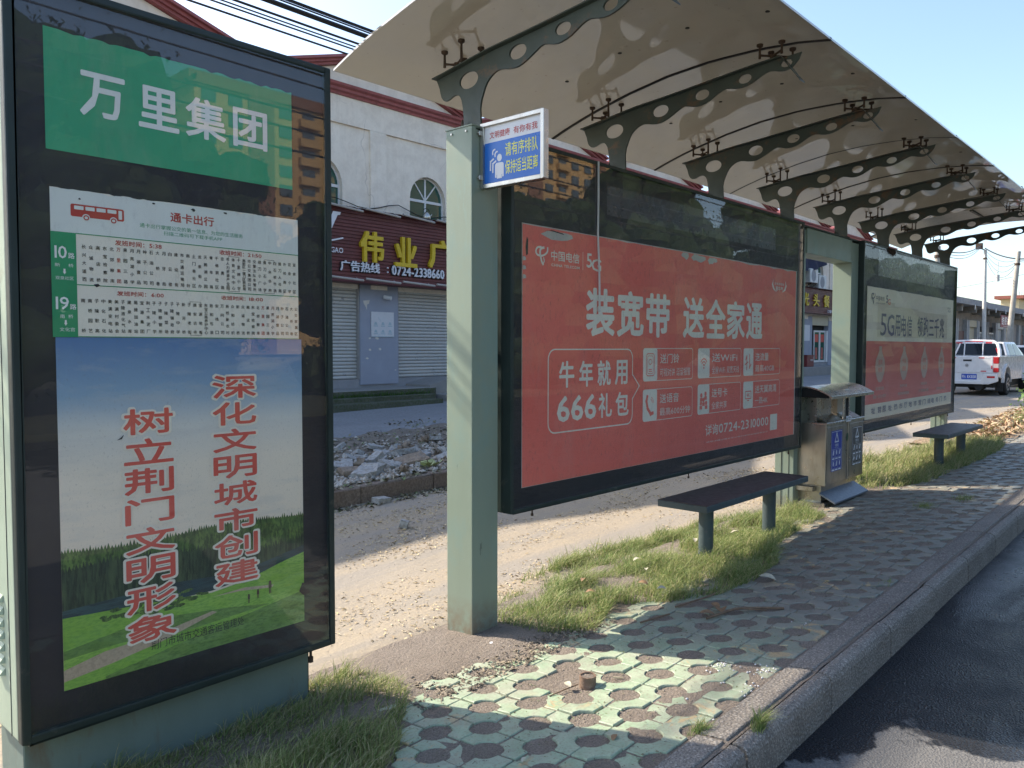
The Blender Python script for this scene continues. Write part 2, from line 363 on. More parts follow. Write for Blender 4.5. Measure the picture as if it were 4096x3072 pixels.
def rrect(x0, z0, x1, z1, r, n=4):
    out = []
    for cx, cz, a0 in ((x1-r, z1-r, 0), (x0+r, z1-r, 90), (x0+r, z0+r, 180), (x1-r, z0+r, 270)):
        for i in range(n+1):
            t = R(a0+90*i/n); out.append((cx+r*math.cos(t), cz+r*math.sin(t)))
    return out
def disc(mb, P, cx, cz, rx, rz, d, mi=0, n=20): poly(mb, P, [(cx+rx*math.cos(2*math.pi*i/n), cz+rz*math.sin(2*math.pi*i/n)) for i in range(n)], d, mi)
def ring(mb, P, cx, cz, rx, rz, wd, d, mi=0, n=24, a0=0, a1=360):
    k = n
    pts = [(R(a0+(a1-a0)*i/k)) for i in range(k+1)]
    V = [P.at(cx+(rx-wd)*math.cos(t), cz+(rz-wd)*math.sin(t), d) for t in pts] + [P.at(cx+rx*math.cos(t), cz+rz*math.sin(t), d) for t in pts]
    mb.add(V, [(i, i+1, k+2+i, k+1+i) for i in range(k)], mi)

# ------------------------------------------------------------------ ground heights
GX, GY = .0162, -.0787
def zs(x):   # street slope of the pavement
    return GX*(min(x, 17)-4)
def zp(x, y): return zs(x) + GY*(y-2.5)
def zr(x):   # dirt lane, levels out further on
    a = GX*(min(x, 12)-4)
    return a if x < 12 else .1296 - .0896*min(1, (x-12)/16)
def grid(name, xs, ys, fz, mat, parent=None, k='structure', smooth=True):
    V = np.array([(x, y, fz(x, y)) for x in xs for y in ys]); ny = len(ys)
    Fq = np.array([(i*ny+j, (i+1)*ny+j, (i+1)*ny+j+1, i*ny+j+1) for i in range(len(xs)-1) for j in range(ny-1)])
    o = raw(name, V, Fq, mat, parent, smooth)
    if k: kind(o, k)
    return o
def nz(x, y, s, a, seed=0): return noise.fractal(Vector((x*s, y*s, seed)), .8, 2.1, 4)*a

# base sheet to the horizon
grid('ground', [-600, -60, -10, 10, 40, 150, 600], [-600, -200, -60, 0, 60, 300, 700], lambda x, y: -.55, m_soil('far_ground_soil', (.20, .17, .12), (.25, .22, .16), (.12, .13, .08), 8, .3, .02, .05))
# asphalt carriageway with camber
zas = lambda x, y: GX*(min(max(x, -30), 17)-4) - .075 + .002*math.sin(x*2+y*3) - .012*max(0, (.9-y))*.3
grid('road', [-60, -20] + list(np.linspace(-10, 20, 61)) + [40, 80, 200], [-9, -5, -2] + list(np.linspace(-1, 1.3, 12)), zas, ASPH)
# soil bed that the pavers lie on
xs = list(np.arange(-3, 9, .06)) + list(np.arange(9, 17, .25)) + [20, 30, 60]
grid('pavement', xs, list(np.arange(1.30, 3.3, .05)), lambda x, y: zp(x, y) - .0058 + nz(x, y, 6, .006) + (nz(x, y, 25, .004) if x < 6 else 0) + (max(0, min(1, (y-2.62)/.12))*.016 if x < 5 else 0), SOIL)
# dirt lane
def zd(x, y):
    return zr(x) - .08 + nz(x, y, 1.3, .012) + nz(x, y, 8, .004) - max(0, 3.35-y)*.25
grid('dirt_lane', [-30, -8] + list(np.arange(-3, 12, .12)) + list(np.arange(12, 40, .6)) + [60, 110], [3.02, 3.12] + list(np.arange(3.22, 6.6, .12)) + [7, 8, 10, 12.4], zd, DIRT)
# raised verge of rubble on the far side, then the apron
def zv(x, y):
    e = zs(x)+.085
    return e + .02*max(0, y-6.5) + nz(x, y, 2.2, .035)*min(1, (y-6.42)/.5) + nz(x, y, 9, .018)*min(1, (y-6.42)/.5)
grid('verge', list(np.arange(-2, 14.3, .12)), list(np.arange(6.42, 9.7, .12)), zv, VERGE)
def zap(x, y):
    near = 9.55 - .0*x + (.9 if x > 8.5 else .0)*min(1, max(0, (x-8.5)/1.5))
    e = zs(min(x, 14))+.145 if y > near else zs(min(x, 14)) + .08
    return e + .008*(y-9) + nz(x, y, 1, .01)
grid('shop_apron', list(np.arange(-6, 44.2, .4)), list(np.arange(9.2, 13.2, .2)), lambda x, y: zap(x, y) if x < 14.5 else max(zap(x, y)*.9, zr(x)-.06), APRON)
kind(MB().box(14.3, 60, 11.9, 13.6, -.2, .12).build('raised_kerb_slab', CONC), 'structure')

# ------------------------------------------------------------------ kerb stones along the carriageway
kerb = kind(MB().box(-6, 40, 1.30, 1.42, -.4, -.23).build('kerb', CONC), 'structure')
prof = [(1.43, -.22), (1.43, .0), (1.322, .002), (1.316, -.020), (1.303, -.020), (1.297, -.004), (1.268, -.006), (1.243, -.022), (1.235, -.05), (1.232, -.22)]
x = -5.49; k = 0
while x < 30:
    L = .812 if x < 16 else 1.6
    zz = random.uniform(-.003, .003); yo = random.uniform(-.004, .004)
    b = MB(); n = len(prof); xa, xb = x+.007, x+L-.007
    pa = [(xa, py+yo, zp(xa, py)+pz+zz) for py, pz in prof]; pb = [(xb, py+yo, zp(xb, py)+pz+zz) for py, pz in prof]
    b.add(pa+pb, [list(range(n)), list(range(n, 2*n))[::-1]] + [[i, n+i, n+(i+1) % n, (i+1) % n] for i in range(n)])
    b.build('kerb_stone', KERB, kerb, bevel=.003 if x < 9 else 0)
    x += L; k += 1

# ------------------------------------------------------------------ pavers: square blocks with two opposite corners scooped out
P_ = .1399; X0, Y0 = 2.505, 2.700; HR = .066
def paver_mesh(name, lod):
    h = P_/2; g = .0043; q = h-g; n = 5 if lod == 0 else 3
    pts = []
    # corner (-,-) and (+,+) scooped
    pts += [(-h + HR*math.cos(t), -h + HR*math.sin(t)) for t in [math.asin(min(1, g/HR)) + (math.pi/2-2*math.asin(g/HR))*i/n for i in range(n+1)]][::-1]
    pts += [(q, -q)]
    pts += [(h - HR*math.cos(t), h - HR*math.sin(t)) for t in [math.asin(g/HR) + (math.pi/2-2*math.asin(g/HR))*i/n for i in range(n+1)]][::-1]
    pts += [(-q, q)]
    # order: around counter-clockwise
    pts.sort(key=lambda p: 0)
    A = pts[:n+1][::-1]; B = pts[n+2:2*n+3][::-1]
    out = [(-q, -q + HR)] if False else []
    ringp = []
    ringp += [p for p in sorted(A, key=lambda p: p[0])]            # lower-left scoop, left to right (going down-right)
    ringp += [(q, -q)]
    ringp += [p for p in sorted(B, key=lambda p: p[1])]            # upper-right scoop
    ringp += [(-q, q)]
    m = MB(); N = len(ringp); c = .0035
    cx = sum(p[0] for p in ringp)/N; cy = sum(p[1] for p in ringp)/N
    def shrink(p, k):
        v = Vector((p[0]-cx, p[1]-cy)); return (p[0]-v.x/v.length*k, p[1]-v.y/v.length*k)
    top = [(*shrink(p, c), 0) for p in ringp]; mid = [(*p, -c) for p in ringp]; bot = [(*p, -.03) for p in ringp]
    m.add(top+mid+bot, [list(range(N))] + [[i, (i+1) % N, N+(i+1) % N, N+i][::-1] for i in range(N)] + [[N+i, N+(i+1) % N, 2*N+(i+1) % N, 2*N+i][::-1] for i in range(N)])
    return m
proto = paver_mesh('paver', 0).build('paver', TILE); protome = proto.data; bpy.data.objects.remove(proto)
pave = bpy.data.objects['pavement']
cells = []
for i in range(-40, 190):
    for j in range(-3, 10):
        cx = X0 + (i+.5)*P_; cy = Y0 - (j+.5)*P_
        if cy < 1.43+.06 or cx > 30 or cx < -2.5: continue
        lim = 2.66 + nz(cx, cy, 1.5, .14, 3)
        if cx < 2.75: lim = 3.0 + nz(cx, cy, 2, .06, 2) - max(0, 2.45-cx)*1.25
        elif cx < 4.4: lim = 2.58
        elif cx > 8: lim = 2.52 + nz(cx, cy, 1.5, .1, 3)
        if cy > lim: continue
        if (i, j) in ((1, 3), (1, 4), (2, 3)): continue       # missing around the pipe stub
        cells.append((math.hypot(cx-1.5, cy-.5), i, j, cx, cy))
cells.sort()
down = Vector((-GX, -GY, 1)).normalized()
sV, sF = [], []
tv = [tuple(v.co) for v in protome.vertices]; tf = [list(p.vertices) for p in protome.polygons]
for c_, (d_, i, j, cx, cy) in enumerate(cells):
    rot = 0 if (i+j+1) % 2 == 0 else math.pi/2        # scoops face the round holes
    dz = random.gauss(0, .0026); tl = (random.gauss(0, .020), random.gauss(0, .020))
    mt = Matrix.Translation((cx + random.gauss(0, .0008), cy + random.gauss(0, .0008), zp(cx, cy)+dz)) @ Vector((0, 0, 1)).rotation_difference(down + Vector((*tl, 0))).to_matrix().to_4x4() @ Matrix.Rotation(rot + random.gauss(0, .016), 4, 'Z')
    if c_ < 298:
        o = bpy.data.objects.new('paver', protome); COL.objects.link(o); o.parent = pave; o.matrix_local = mt
    else:
        b0 = len(sV); sV += [tuple(mt @ Vector(v)) for v in tv]; sF += [[b0+q for q in f] for f in tf]
m_ = MB(); m_.v = sV; m_.f = sF; m_.m = [0]*len(sF)
kind(m_.build('pavers_beyond', TILE, pave), 'stuff')

# ================================================================== BUS SHELTER
shelter = thing('bus_shelter', 'long green steel bus shelter with curved roof panels, wavy perforated brackets and two big lightboxes', 'bus shelter', (5, 3.07, 0))
YF, ZT, ZB = 2.916, 2.638, .578
post_x = [2.989, 7.238, 8.622, 12.50]
for i, px in enumerate(post_x):
    b = MB()
    top = 2.655 if i == 0 else (2.635 if i != 2 else 2.62)
    zb = zp(px, 3.05)-.15
    x1 = px + (.2 if i < 3 else .18)
    yb0 = 2.972 if i in (0, 2) else 2.985
    b.box(px, x1, yb0, 3.166, zb, top if i in (0,) else 2.60)
    po = b.build('post', PAINT, shelter, bevel=.004, seg=2)
    if i == 0:
        MB().box(px-.004, x1+.004, 2.968, 3.17, 2.655, 2.661).build('cap_plate', PAINT, po)
        b = MB()
        for yy in (3.01, 3.12): b.tube([(px-.001, yy, 2.63), (px-.008, yy, 2.63)], .006, 6)
        b.build('cap_screw', STEEL, po)
    if i in (1, 3):
        b = MB(); b.box(px-.004, px, 3.10, 3.104, zb, .57); b.box(px-.003, px, 3.03, 3.033, zb, .57); b.build('panel_seam', DARKM, po)
# portal beam
MB().box(7.438, 8.622, 2.972, 3.166, 2.385, 2.62).build('beam', PAINT, shelter, bevel=.004)
MB().box(7.238, 8.85, 2.968, 3.17, 2.621, 2.636).build('beam_top_plate', PAINTD, shelter)

# --- brackets
top_l = [(3.30, 2.975), (2.9, 3.035), (2.58, 3.064), (2.135, 3.112), (1.80, 3.14)]
low = [(1.815, 3.105), (1.85, 3.07), (1.89, 3.058), (1.93, 3.062), (1.98, 3.075), (2.03, 3.06), (2.09, 3.032), (2.15, 3.018), (2.20, 3.022), (2.25, 3.032), (2.30, 3.018),
       (2.36, 2.985), (2.42, 2.968), (2.47, 2.970), (2.53, 2.985), (2.58, 2.965), (2.64, 2.935), (2.70, 2.915), (2.76, 2.918), (2.82, 2.930), (2.87, 2.918), (2.915, 2.885), (2.945, 2.83), (2.965, 2.76), (2.968, 2.60),
       (3.088, 2.60), (3.088, 2.70), (3.093, 2.77), (3.105, 2.83), (3.13, 2.862), (3.165, 2.865), (3.20, 2.852), (3.235, 2.85), (3.262, 2.875), (3.277, 2.925)]
holes = [(3.05, 2.925, .070, .045), (2.70, 2.990, .058, .037), (2.41, 3.030, .048, .031), (2.134, 3.065, .041, .027), (1.885, 3.097, .034, .022)]
def arm_mesh():
    cu = bpy.data.curves.new('arm', 'CURVE'); cu.dimensions = '2D'; cu.fill_mode = 'BOTH'; cu.extrude = .006
    def cr(pts, k=3):
        out = []; n = len(pts)
        for i in range(n-1):
            p0, p1, p2, p3 = [Vector(pts[min(n-1, max(0, i+q))]) for q in (-1, 0, 1, 2)]
            for q in range(k):
                t = q/k; out.append(.5*((2*p1)+(p2-p0)*t+(2*p0-5*p1+4*p2-p3)*t*t+(3*p1-p0-3*p2+p3)*t**3))
        return out
    n0 = len(top_l); lw = cr(low, 2) + [Vector(low[-1])]
    # keep the foot square
    ol = [Vector(p) for p in top_l] + lw
    def spl(pts):
        s_ = cu.splines.new('POLY'); s_.points.add(len(pts)-1); s_.use_cyclic_u = True
        for q, p in zip(s_.points, pts): q.co = (p[0], p[1], 0, 1)
    spl(ol)
    for cy, cz, ry, rz in holes: spl([(cy+ry*math.cos(2*math.pi*i/28), cz+rz*math.sin(2*math.pi*i/28)) for i in range(28)])
    o = bpy.data.objects.new('a', cu); COL.objects.link(o); dg = bpy.context.evaluated_depsgraph_get()
    me = bpy.data.meshes.new_from_object(o.evaluated_get(dg)); bpy.data.objects.remove(o)
    me.transform(Matrix(((0, 0, 1, 0), (1, 0, 0, .02), (0, 1, 0, 0), (0, 0, 0, 1))))
    me.materials.clear(); me.materials.append(ARMP); return me
arm_me = arm_mesh()
def roof_z(y):   # arc of the roof underside
    pts = [(1.68, 3.185), (1.85, 3.215), (2.1, 3.235), (2.4, 3.238), (2.7, 3.215), (3.0, 3.165), (3.3, 3.095), (3.5, 3.035), (3.64, 2.985)]
    for (a, za), (b, zb) in zip(pts, pts[1:]):
        if a <= y <= b: return za + (zb-za)*(y-a)/(b-a)
    return pts[0][1] if y < 1.68 else pts[-1][1]
AX = [3.07+1.357*i for i in range(8)]
def topz(y):
    tp = top_l[::-1]; y = y-.02
    for (a, za), (b, zb) in zip(tp, tp[1:]):
        if a <= y <= b: return za+(zb-za)*(y-a)/(b-a)
    return tp[-1][1]
for i, ax in enumerate(AX):
    o = bpy.data.objects.new('bracket', arm_me); COL.objects.link(o); o.parent = shelter; o.location = Vector((ax, 0, 0)) - shelter.location
    # top flange of the T section
    b = MB(); ys = [3.33] + [y for y in np.arange(3.25, 1.83, -.12)] + [1.815]
    V = []
    for y in ys:
        z = topz(y)+.002
        for dx, dz in ((-.035, 0), (.035, 0), (.035, .006), (-.035, .006)): V.append((ax+dx, y, z+dz))
    n = len(ys); Fz = [[k_*4+q, k_*4+(q+1) % 4, (k_+1)*4+(q+1) % 4, (k_+1)*4+q] for k_ in range(n-1) for q in range(4)] + [[0, 1, 2, 3], [(n-1)*4+q for q in (3, 2, 1, 0)]]
    b.add(V, Fz); b.build('flange', ARMP, o)
    b = MB(); b.box(ax-.05, ax+.05, 2.972, 3.12, 2.639, 2.648)
    for dx in (-.03, .03):
        b.prism([(3.03, 2.648), (3.13, 2.648), (3.115, 2.70), (3.09, 2.73)] if False else [(3.085, 2.648), (3.105, 2.648), (3.1, 2.70), (3.09, 2.715)], 'x', ax+dx-.004, ax+dx+.004)
    b.build('foot_plate', RUST, o)
    # spider fittings holding the glass
    for yc in (3.17, 1.99):
        b = MB(); zt = topz(yc)+.008; zc = zt+.035
        b.tube([(ax, yc, zt), (ax, yc, zc)], .012, 8)
        sides = (-1, 1)
        for sx_ in sides:
            for sy_ in (-1, 1):
                ex, ey = ax+.05+sx_*.075, yc+sy_*.065; ez = roof_z(ey)
                b.tube([(ax, yc, zc-.012), (ax+(ex-ax)*.5, yc+(ey-yc)*.5, zc-.006), (ex, ey, zc)], [.009, .006, .007], 6)
                b.tube([(ex, ey, zc-.02), (ex, ey, zc-.018), (ex, ey, ez-.016)], [.005, .008, .006], 8)
                b.tube([(ex, ey, ez-.018), (ex, ey, ez-.012), (ex, ey, ez-.001)], [.012, .019, .019], 10)
        b.build('spider_fitting', RUST, o, smooth=True)
# --- roof panels
joints = [2.60] + [ax+.05 for ax in AX[1:7]] + [12.62]
ysr = list(np.linspace(1.68, 3.64, 22))
ROOFL = pm('pale_translucent_panel', (.62, .64, .58), .35, var=.08, scale=5, dirt=(.35, .34, .28), dscale=8, dthr=.58, damt=.4, bump=.02)
_bs = [n for n in ROOFL.node_tree.nodes if n.type == 'BSDF_PRINCIPLED'][0]; _bs.inputs['Transmission Weight'].default_value = .0
for i in range(7):
    xa, xb = joints[i]+.006, joints[i+1]-.006
    if i == 4: yy0 = 1.68
    b = MB(); V = []
    tw = [0, 0, .004, 0, .012, .02, .03][i]
    ys_ = ysr if i < 5 else (ysr[:-1] if i == 5 else ysr)
    for y in ys_:
        for x_ in (xa, xb):
            z = roof_z(y) - (tw if x_ == xb else 0)
            V += [(x_, y, z), (x_, y, z+.012)]
    n = len(ys_)
    Fz = []
    for q in range(n-1):
        a = q*4; c = a+4
        Fz += [[a, a+2, c+2, c], [a+1, c+1, c+3, a+3], [a, c, c+1, a+1], [a+2, a+3, c+3, c+2]]
    Fz += [[0, 1, 3, 2], [(n-1)*4, (n-1)*4+2, (n-1)*4+3, (n-1)*4+1]]
    b.add(V, Fz); rp = b.build('roof_panel', ROOF if i < 6 else ROOFL, shelter, smooth=True)
    # rubber buttons and stud heads seen through the panel
    b = MB()
    for xq in ([(xa+xb)/2] if i else [3.35, 3.95]):
        for yq in (1.8, 2.25, 2.7, 3.1):
            zq = roof_z(yq); jx = random.uniform(-.03, .03); b.tube([(xq+jx, yq, zq-.004), (xq+jx, yq, zq-.0005)], .012, 8)
    b.build('stud_head', RUBBER, rp)
for i in range(1, 7):
    xj = joints[i]; b = MB(); V = []
    for y in ysr:
        z = roof_z(y)
        for dx, dz in ((-.013, -.004), (.013, -.004), (.013, .014), (-.013, .014)): V.append((xj+dx, y, z+dz))
    n = len(ysr); Fz = [[k_*4+q, k_*4+(q+1) % 4, (k_+1)*4+(q+1) % 4, (k_+1)*4+q] for k_ in range(n-1) for q in range(4)]
    b.add(V, Fz); b.build('joint_seal', RUBBER, shelter)
for yq in (3.25, 2.45): # thin rib under the last pale panel
    MB().box(11.3, 12.6, yq, yq+.03, roof_z(yq)-.03, roof_z(yq)-.006).build('purlin', ARMP, shelter)

# --- lightboxes (each a part of the shelter)
def lightbox(xa, xb, px0, px1, pz0, pz1, slot):
    b = MB(); t = .022; yb = 3.13
    b.box(xa, xa+t, YF, yb, ZB, ZT); b.box(xb-t, xb, YF, yb, ZB, ZT); b.box(xa+t, xb-t, YF, yb, ZT-t, ZT); b.box(xa+t, xb-t, YF, yb, ZB, ZB+t)
    b.box(xa+t, xb-t, yb-.01, yb-.002, ZB+t, ZT-t)
    fr = b.build('lightbox_frame', PAINTD, shelter, bevel=.004, seg=2)
    P = Plane((0, YF+.014, 0), (1, 0, 0), (0, 0, 1))
    b = MB(); b.box(xa+t, xb-t, YF+.020, YF+.03, ZB+t, ZT-t); b.build('black_backing', BLACK, fr)
    g = MB(); g.box(xa+t, xb-t, YF+.004, YF+.0055, ZB+t, ZT-t); g.build('glass_pane', GLASSP, fr)
    # see-through window strip above the poster
    s0, s1, sz0, sz1 = slot
    b = MB(); rect(b, P, s0, sz0, s1, sz1, -.004); b.build('clear_strip', m_strip, fr)
    for bx_ in (xa+.22, (xa+xb)/2, xb-.2):
        MB().tube([(bx_, 2.95, ZB-.0), (bx_, 2.95, ZB-.03), (bx_, 2.95, ZB-.031), (bx_, 2.95, ZB-.045)], [.004, .004, .008, .008], 8).build('lock_pin', RUST, fr)
    return fr, P
m_strip = pm('unpainted_backing_strip', (.052, .05, .06), .3, var=.12, scale=4, dirt=(.12, .115, .11), dscale=6, dthr=.52, damt=.5, bump=0)
def m_poster(name, c, c2, spots, fade=0):
    t = NT(name); n1 = t.noise(1.6, 5, .6, t.vec((1, 1, 1))); n2 = t.noise(55, 5, .75, t.vec((1, 1, .45))); n3 = t.noise(7, 6, .7)
    cc = t.mix(t.ramp(n1, [(.32, 0.0), (.7, 1.0)]), c, c2)
    cc = t.mix(t.math('MULTIPLY', t.ramp(n2, [(.54, 0.0), (.68, 1.0)]), t.math('MULTIPLY', t.ramp(n3, [(.38, .2), (.62, 1.0)]), spots)), cc, (.10, .055, .045))
    cc = t.mix(t.math('MULTIPLY', t.ramp(t.noise(4, 7, .7, t.vec((1, 1, .3)), .3), [(.5, 0.0), (.8, 1.0)]), .22), cc, (.55, .45, .38))
    t.col(cc); t.rough(.45); return t.m
P_RED = m_poster('sun_faded_red_poster', (.80, .15, .11), (.87, .205, .15), .4)
P_LET = m_poster('mottled_cream_print', (.80, .76, .62), (.86, .82, .70), .4)
P_EDGE = m_poster('peeled_poster_edge', (.45, .44, .38), (.58, .56, .50), .5)
CABW = pm('white_cable', (.55, .54, .50), .5, bump=0)

lb1, P1 = lightbox(3.235, 7.236, 0, 0, 0, 0, (4.15, 6.65, 2.33, 2.515))
# torn red poster, ragged along its top and left edge
qx0, qx1, qz0, qz1 = 3.345, 7.088, .712, 2.183
def ragged(x0, z0, x1, z1, amp, n=26, sides='T'):
    pts = [(x0, z0), (x1, z0)]
    pts += [(x1 + (random.uniform(-amp, 0) if 'R' in sides else 0), z0+(z1-z0)*i/8) for i in range(1, 8)]
    pts += [(x1, z1)]
    for i in range(1, n):
        pts.append((x1+(x0-x1)*i/n, z1 - (random.choice([0, 0, .2, 1])*random.uniform(0, amp) if 'T' in sides else 0)))
    pts += [(x0, z1)]
    for i in range(7, 0, -1): pts.append((x0 + (random.choice([0, 0, 1])*random.uniform(0, amp) if 'L' in sides else 0), z0+(z1-z0)*i/8))
    return pts
b = MB(); poly(b, P1, ragged(qx0-.004, qz0-.003, qx1+.022, qz1+.006, .004), -.003); b.build('poster_backing', P_EDGE, lb1)
b = MB(); poly(b, P1, ragged(qx0, qz0, qx1, qz1, .012, 40), -.001); b.build('red_poster', P_RED, lb1)
b = MB()
for (x0, x1, z) in ((3.50, 3.80, 2.155), (5.06, 5.17, 2.168), (5.20, 5.42, 2.163), (5.45, 5.60, 2.163)):
    pts = [(x0, z-.012)] + [(x0+(x1-x0)*i/6, z-.03+random.uniform(-.012, .012)) for i in range(1, 6)] + [(x1, z-.01), (x1-.01, z+.008)] + [(x1+(x0-x1)*i/5, z+.014+random.uniform(-.008, .004)) for i in range(1, 5)]
    poly(b, P1, pts, 0)
for z in (1.98, 1.93, 1.88): poly(b, P1, [(3.347, z), (3.375, z+.005), (3.372, z+.02), (3.358, z+.026), (3.347, z+.022)], 0)
b.build('torn_patch', P_EDGE, lb1)
b = MB(); poly(b, P1, [(3.375, 2.01), (3.39, 2.02), (3.392, 2.10), (3.38, 2.115), (3.37, 2.06)], 0); poly(b, P1, [(3.53, 2.163), (3.58, 2.170), (3.66, 2.163), (3.72, 2.158), (3.70, 2.166), (3.6, 2.174)], .0005); b.build('tear_hole', BLACK, lb1)
# telecom emblem and lettering
L = MB()
def emblem(L, P, x0, z0, x1, z1, d=0):
    w_ = x1-x0; h_ = z1-z0; S = lambda a, c: (x0+a*w_, z0+c*h_)
    def arcp(pts, k=5):
        out = []; n = len(pts)
        for i in range(n-1):
            p0, p1, p2, p3 = [Vector(pts[min(n-1, max(0, i+q))]) for q in (-1, 0, 1, 2)]
            for q in range(k): t = q/k; out.append(.5*((2*p1)+(p2-p0)*t+(2*p0-5*p1+4*p2-p3)*t*t+(3*p1-p0-3*p2+p3)*t**3))
        return [S(p[0], p[1]) for p in out + [Vector(pts[-1])]]
    strokes(L, P, arcp([(.40, .99), (.14, .93), (.02, .74), (.10, .56), (.34, .50), (.62, .55), (.88, .74), (.92, .97)]), w_*.10, d)
    strokes(L, P, arcp([(.62, .97), (.42, .90), (.34, .70), (.40, .40), (.46, .20), (.56, .04)]), w_*.12, d)
    strokes(L, P, arcp([(.56, .04), (.66, .22), (.62, .40)]), w_*.07, d)
emblem(L, P1, 3.456, 1.969, 3.570, 2.070)
text(L, P1, '中国电信', 3.594, 2.001, 3.863, 2.060, 0, .012)
text(L, P1, 'CHINA TELECOM', 3.597, 1.968, 3.866, 1.984, 0, .01)
strokes(L, P1, [(3.899, 2.074), (3.899, 1.968)], .003, 0)
text(L, P1, '5', 3.936, 1.985, 3.992, 2.073, 0, .02); text(L, P1, 'G', 3.985, 1.968, 4.088, 2.045, .0002, .02)
text(L, P1, 'hello', 4.05, 2.028, 4.09, 2.04, .0004, .0)
for s_, x0, x1 in (('装', 3.932, 4.239), ('宽', 4.262, 4.580), ('带', 4.602, 4.917), ('送', 5.093, 5.407), ('全', 5.430, 5.745), ('家', 5.765, 6.080), ('通', 6.102, 6.406)):
    text(L, P1, s_, x0, 1.567, x1, 1.867, 0, .030)
L.build('headline_lettering', P_LET, lb1)
L = MB()
out = rrect(3.571, .997, 4.448, 1.487, .06)
# bubble with its pointer towards the gift boxes
ob = [p for p in out if p[0] < 4.44 or abs(p[1]-1.243) > .1]
strokes(L, P1, [(4.448, 1.32)] + [p for p in rrect(3.571, .997, 4.448, 1.487, .06, 5)] + [(4.448, 1.16), (4.53, 1.243), (4.448, 1.32)], .008, 0)
for s_, x0, x1 in (('牛', 3.673, 3.819), ('年', 3.868, 4.010), ('就', 4.055, 4.200), ('用', 4.246, 4.391)): text(L, P1, s_, x0, 1.258, x1, 1.418, 0, .025)
for s_, x0, x1 in (('6', 3.653, 3.776), ('6', 3.788, 3.911), ('6', 3.923, 4.046)): text(L, P1, s_, x0, 1.055, x1, 1.212, 0, .03)
for s_, x0, x1 in (('礼', 4.068, 4.215), ('包', 4.255, 4.406)): text(L, P1, s_, x0, 1.055, x1, 1.212, 0, .022)
boxes = [(4.577, 1.271, 5.240, 1.492, '送门铃', '可视对讲 逗留报警'), (5.320, 1.271, 6.019, 1.492, '送WiFi', '全屋WiFi 双宽天线'), (6.066, 1.271, 6.766, 1.491, '送流量', '最高40GB'),
         (4.577, .998, 5.240, 1.212, '送语音', '最高600分钟'), (5.322, 1.000, 6.019, 1.221, '送号卡', '全家共享'), (6.069, 1.002, 6.766, 1.219, '送天翼高清', '一路4K')]
for bi, (x0, z0, x1, z1, a, c) in enumerate(boxes):
    strokes(L, P1, rrect(x0, z0, x1, z1, .02), .0045, 0, closed=True)
    poly(L, P1, rrect(x0, z0, x0+.178, z1, .018), .0002)
    h = z1-z0
    text(L, P1, a, x0+.215, z0+h*.53, x0+.215+.082*len(a)+.01, z0+h*.84, 0, .006)
    text(L, P1, c, x0+.215, z0+h*.12, min(x1-.03, x0+.215+.062*len(c)), z0+h*.38, 0, 0)
text(L, P1, '详询', 5.448, .828, 5.648, .914, 0, .008); text(L, P1, '0724-2310000', 5.66, .834, 6.552, .908, 0, .012)
rect(L, P1, 6.587, .785, 6.729, .923, 0)
text(L, P1, '活动详情以营业厅公告为准详询电信营业厅', 5.46, .775, 6.55, .786, 0, 0)
# horns with small slogan
for sgn in (-1, 1):
    cx = 6.732
    pts = [(cx+sgn*.06, 1.978), (cx+sgn*.125, 2.0), (cx+sgn*.152, 2.04), (cx+sgn*.12, 2.088), (cx+sgn*.128, 2.045), (cx+sgn*.105, 2.012)]
    poly(L, P1, pts if sgn > 0 else pts[::-1], 0)
text(L, P1, '全家用电信', 6.635, 2.040, 6.83, 2.062, .0002, .01); text(L, P1, '享牛气', 6.655, 1.985, 6.81, 2.030, .0002, .02)
L.build('offer_lettering', P_LET, lb1)
L = MB()   # red icons on the cream tabs
def tab(i): x0, z0, x1, z1 = boxes[i][:4]; return x0+.089, (z0+z1)/2
cx, cz = tab(0); strokes(L, P1, rrect(cx-.05, cz-.075, cx+.05, cz+.075, .02), .006, .0004, closed=True); strokes(L, P1, rrect(cx-.035, cz-.06, cx+.035, cz+.06, .014), .004, .0004, closed=True); ring(L, P1, cx, cz+.02, .022, .02, .005, .0004); rect(L, P1, cx-.02, cz-.035, cx+.02, cz-.029, .0004); rect(L, P1, cx-.02, cz-.048, cx+.02, cz-.042, .0004)
cx, cz = tab(1)
for q, rr in enumerate((.062, .042, .022)): ring(L, P1, cx, cz-.03, rr, rr*1.1, .010, .0004, 0, 14, 35, 145)
disc(L, P1, cx, cz-.035, .009, .009, .0004)
cx, cz = tab(2); strokes(L, P1, [(cx-.03, cz-.06), (cx-.03, cz+.05), (cx-.05, cz+.02)], .012, .0004); strokes(L, P1, [(cx+.02, cz+.06), (cx+.02, cz-.05), (cx+.045, cz-.02)], .012, .0004); strokes(L, P1, [(cx-.06, cz-.02), (cx-.01, cz+.0)], .01, .0004)
cx, cz = tab(3); strokes(L, P1, [(cx-.035, cz+.06), (cx-.045, cz+.03), (cx-.03, cz-.02), (cx+.01, cz-.06), (cx+.035, cz-.055)], .024, .0004); ring(L, P1, cx, cz+.015, .03, .03, .005, .0004, 0, 8, 0, 70); ring(L, P1, cx, cz+.015, .045, .045, .005, .0004, 0, 8, 0, 70)
cx, cz = tab(4)
for a, c in ((-.035, .03), (.03, .04), (0, -.005), (-.04, -.03), (.04, -.03)): disc(L, P1, cx+a, cz+c, .018, .018, .0004, 0, 10); rect(L, P1, cx+a-.02, cz+c-.045, cx+a+.02, cz+c-.018, .0004)
cx, cz = tab(5); strokes(L, P1, rrect(cx-.05, cz-.03, cx+.05, cz+.03, .006), .008, .0004, closed=True); text(L, P1, '4K', cx-.03, cz-.015, cx+.03, cz+.015, .0004, .02); rect(L, P1, cx-.02, cz-.05, cx+.02, cz-.043, .0004)
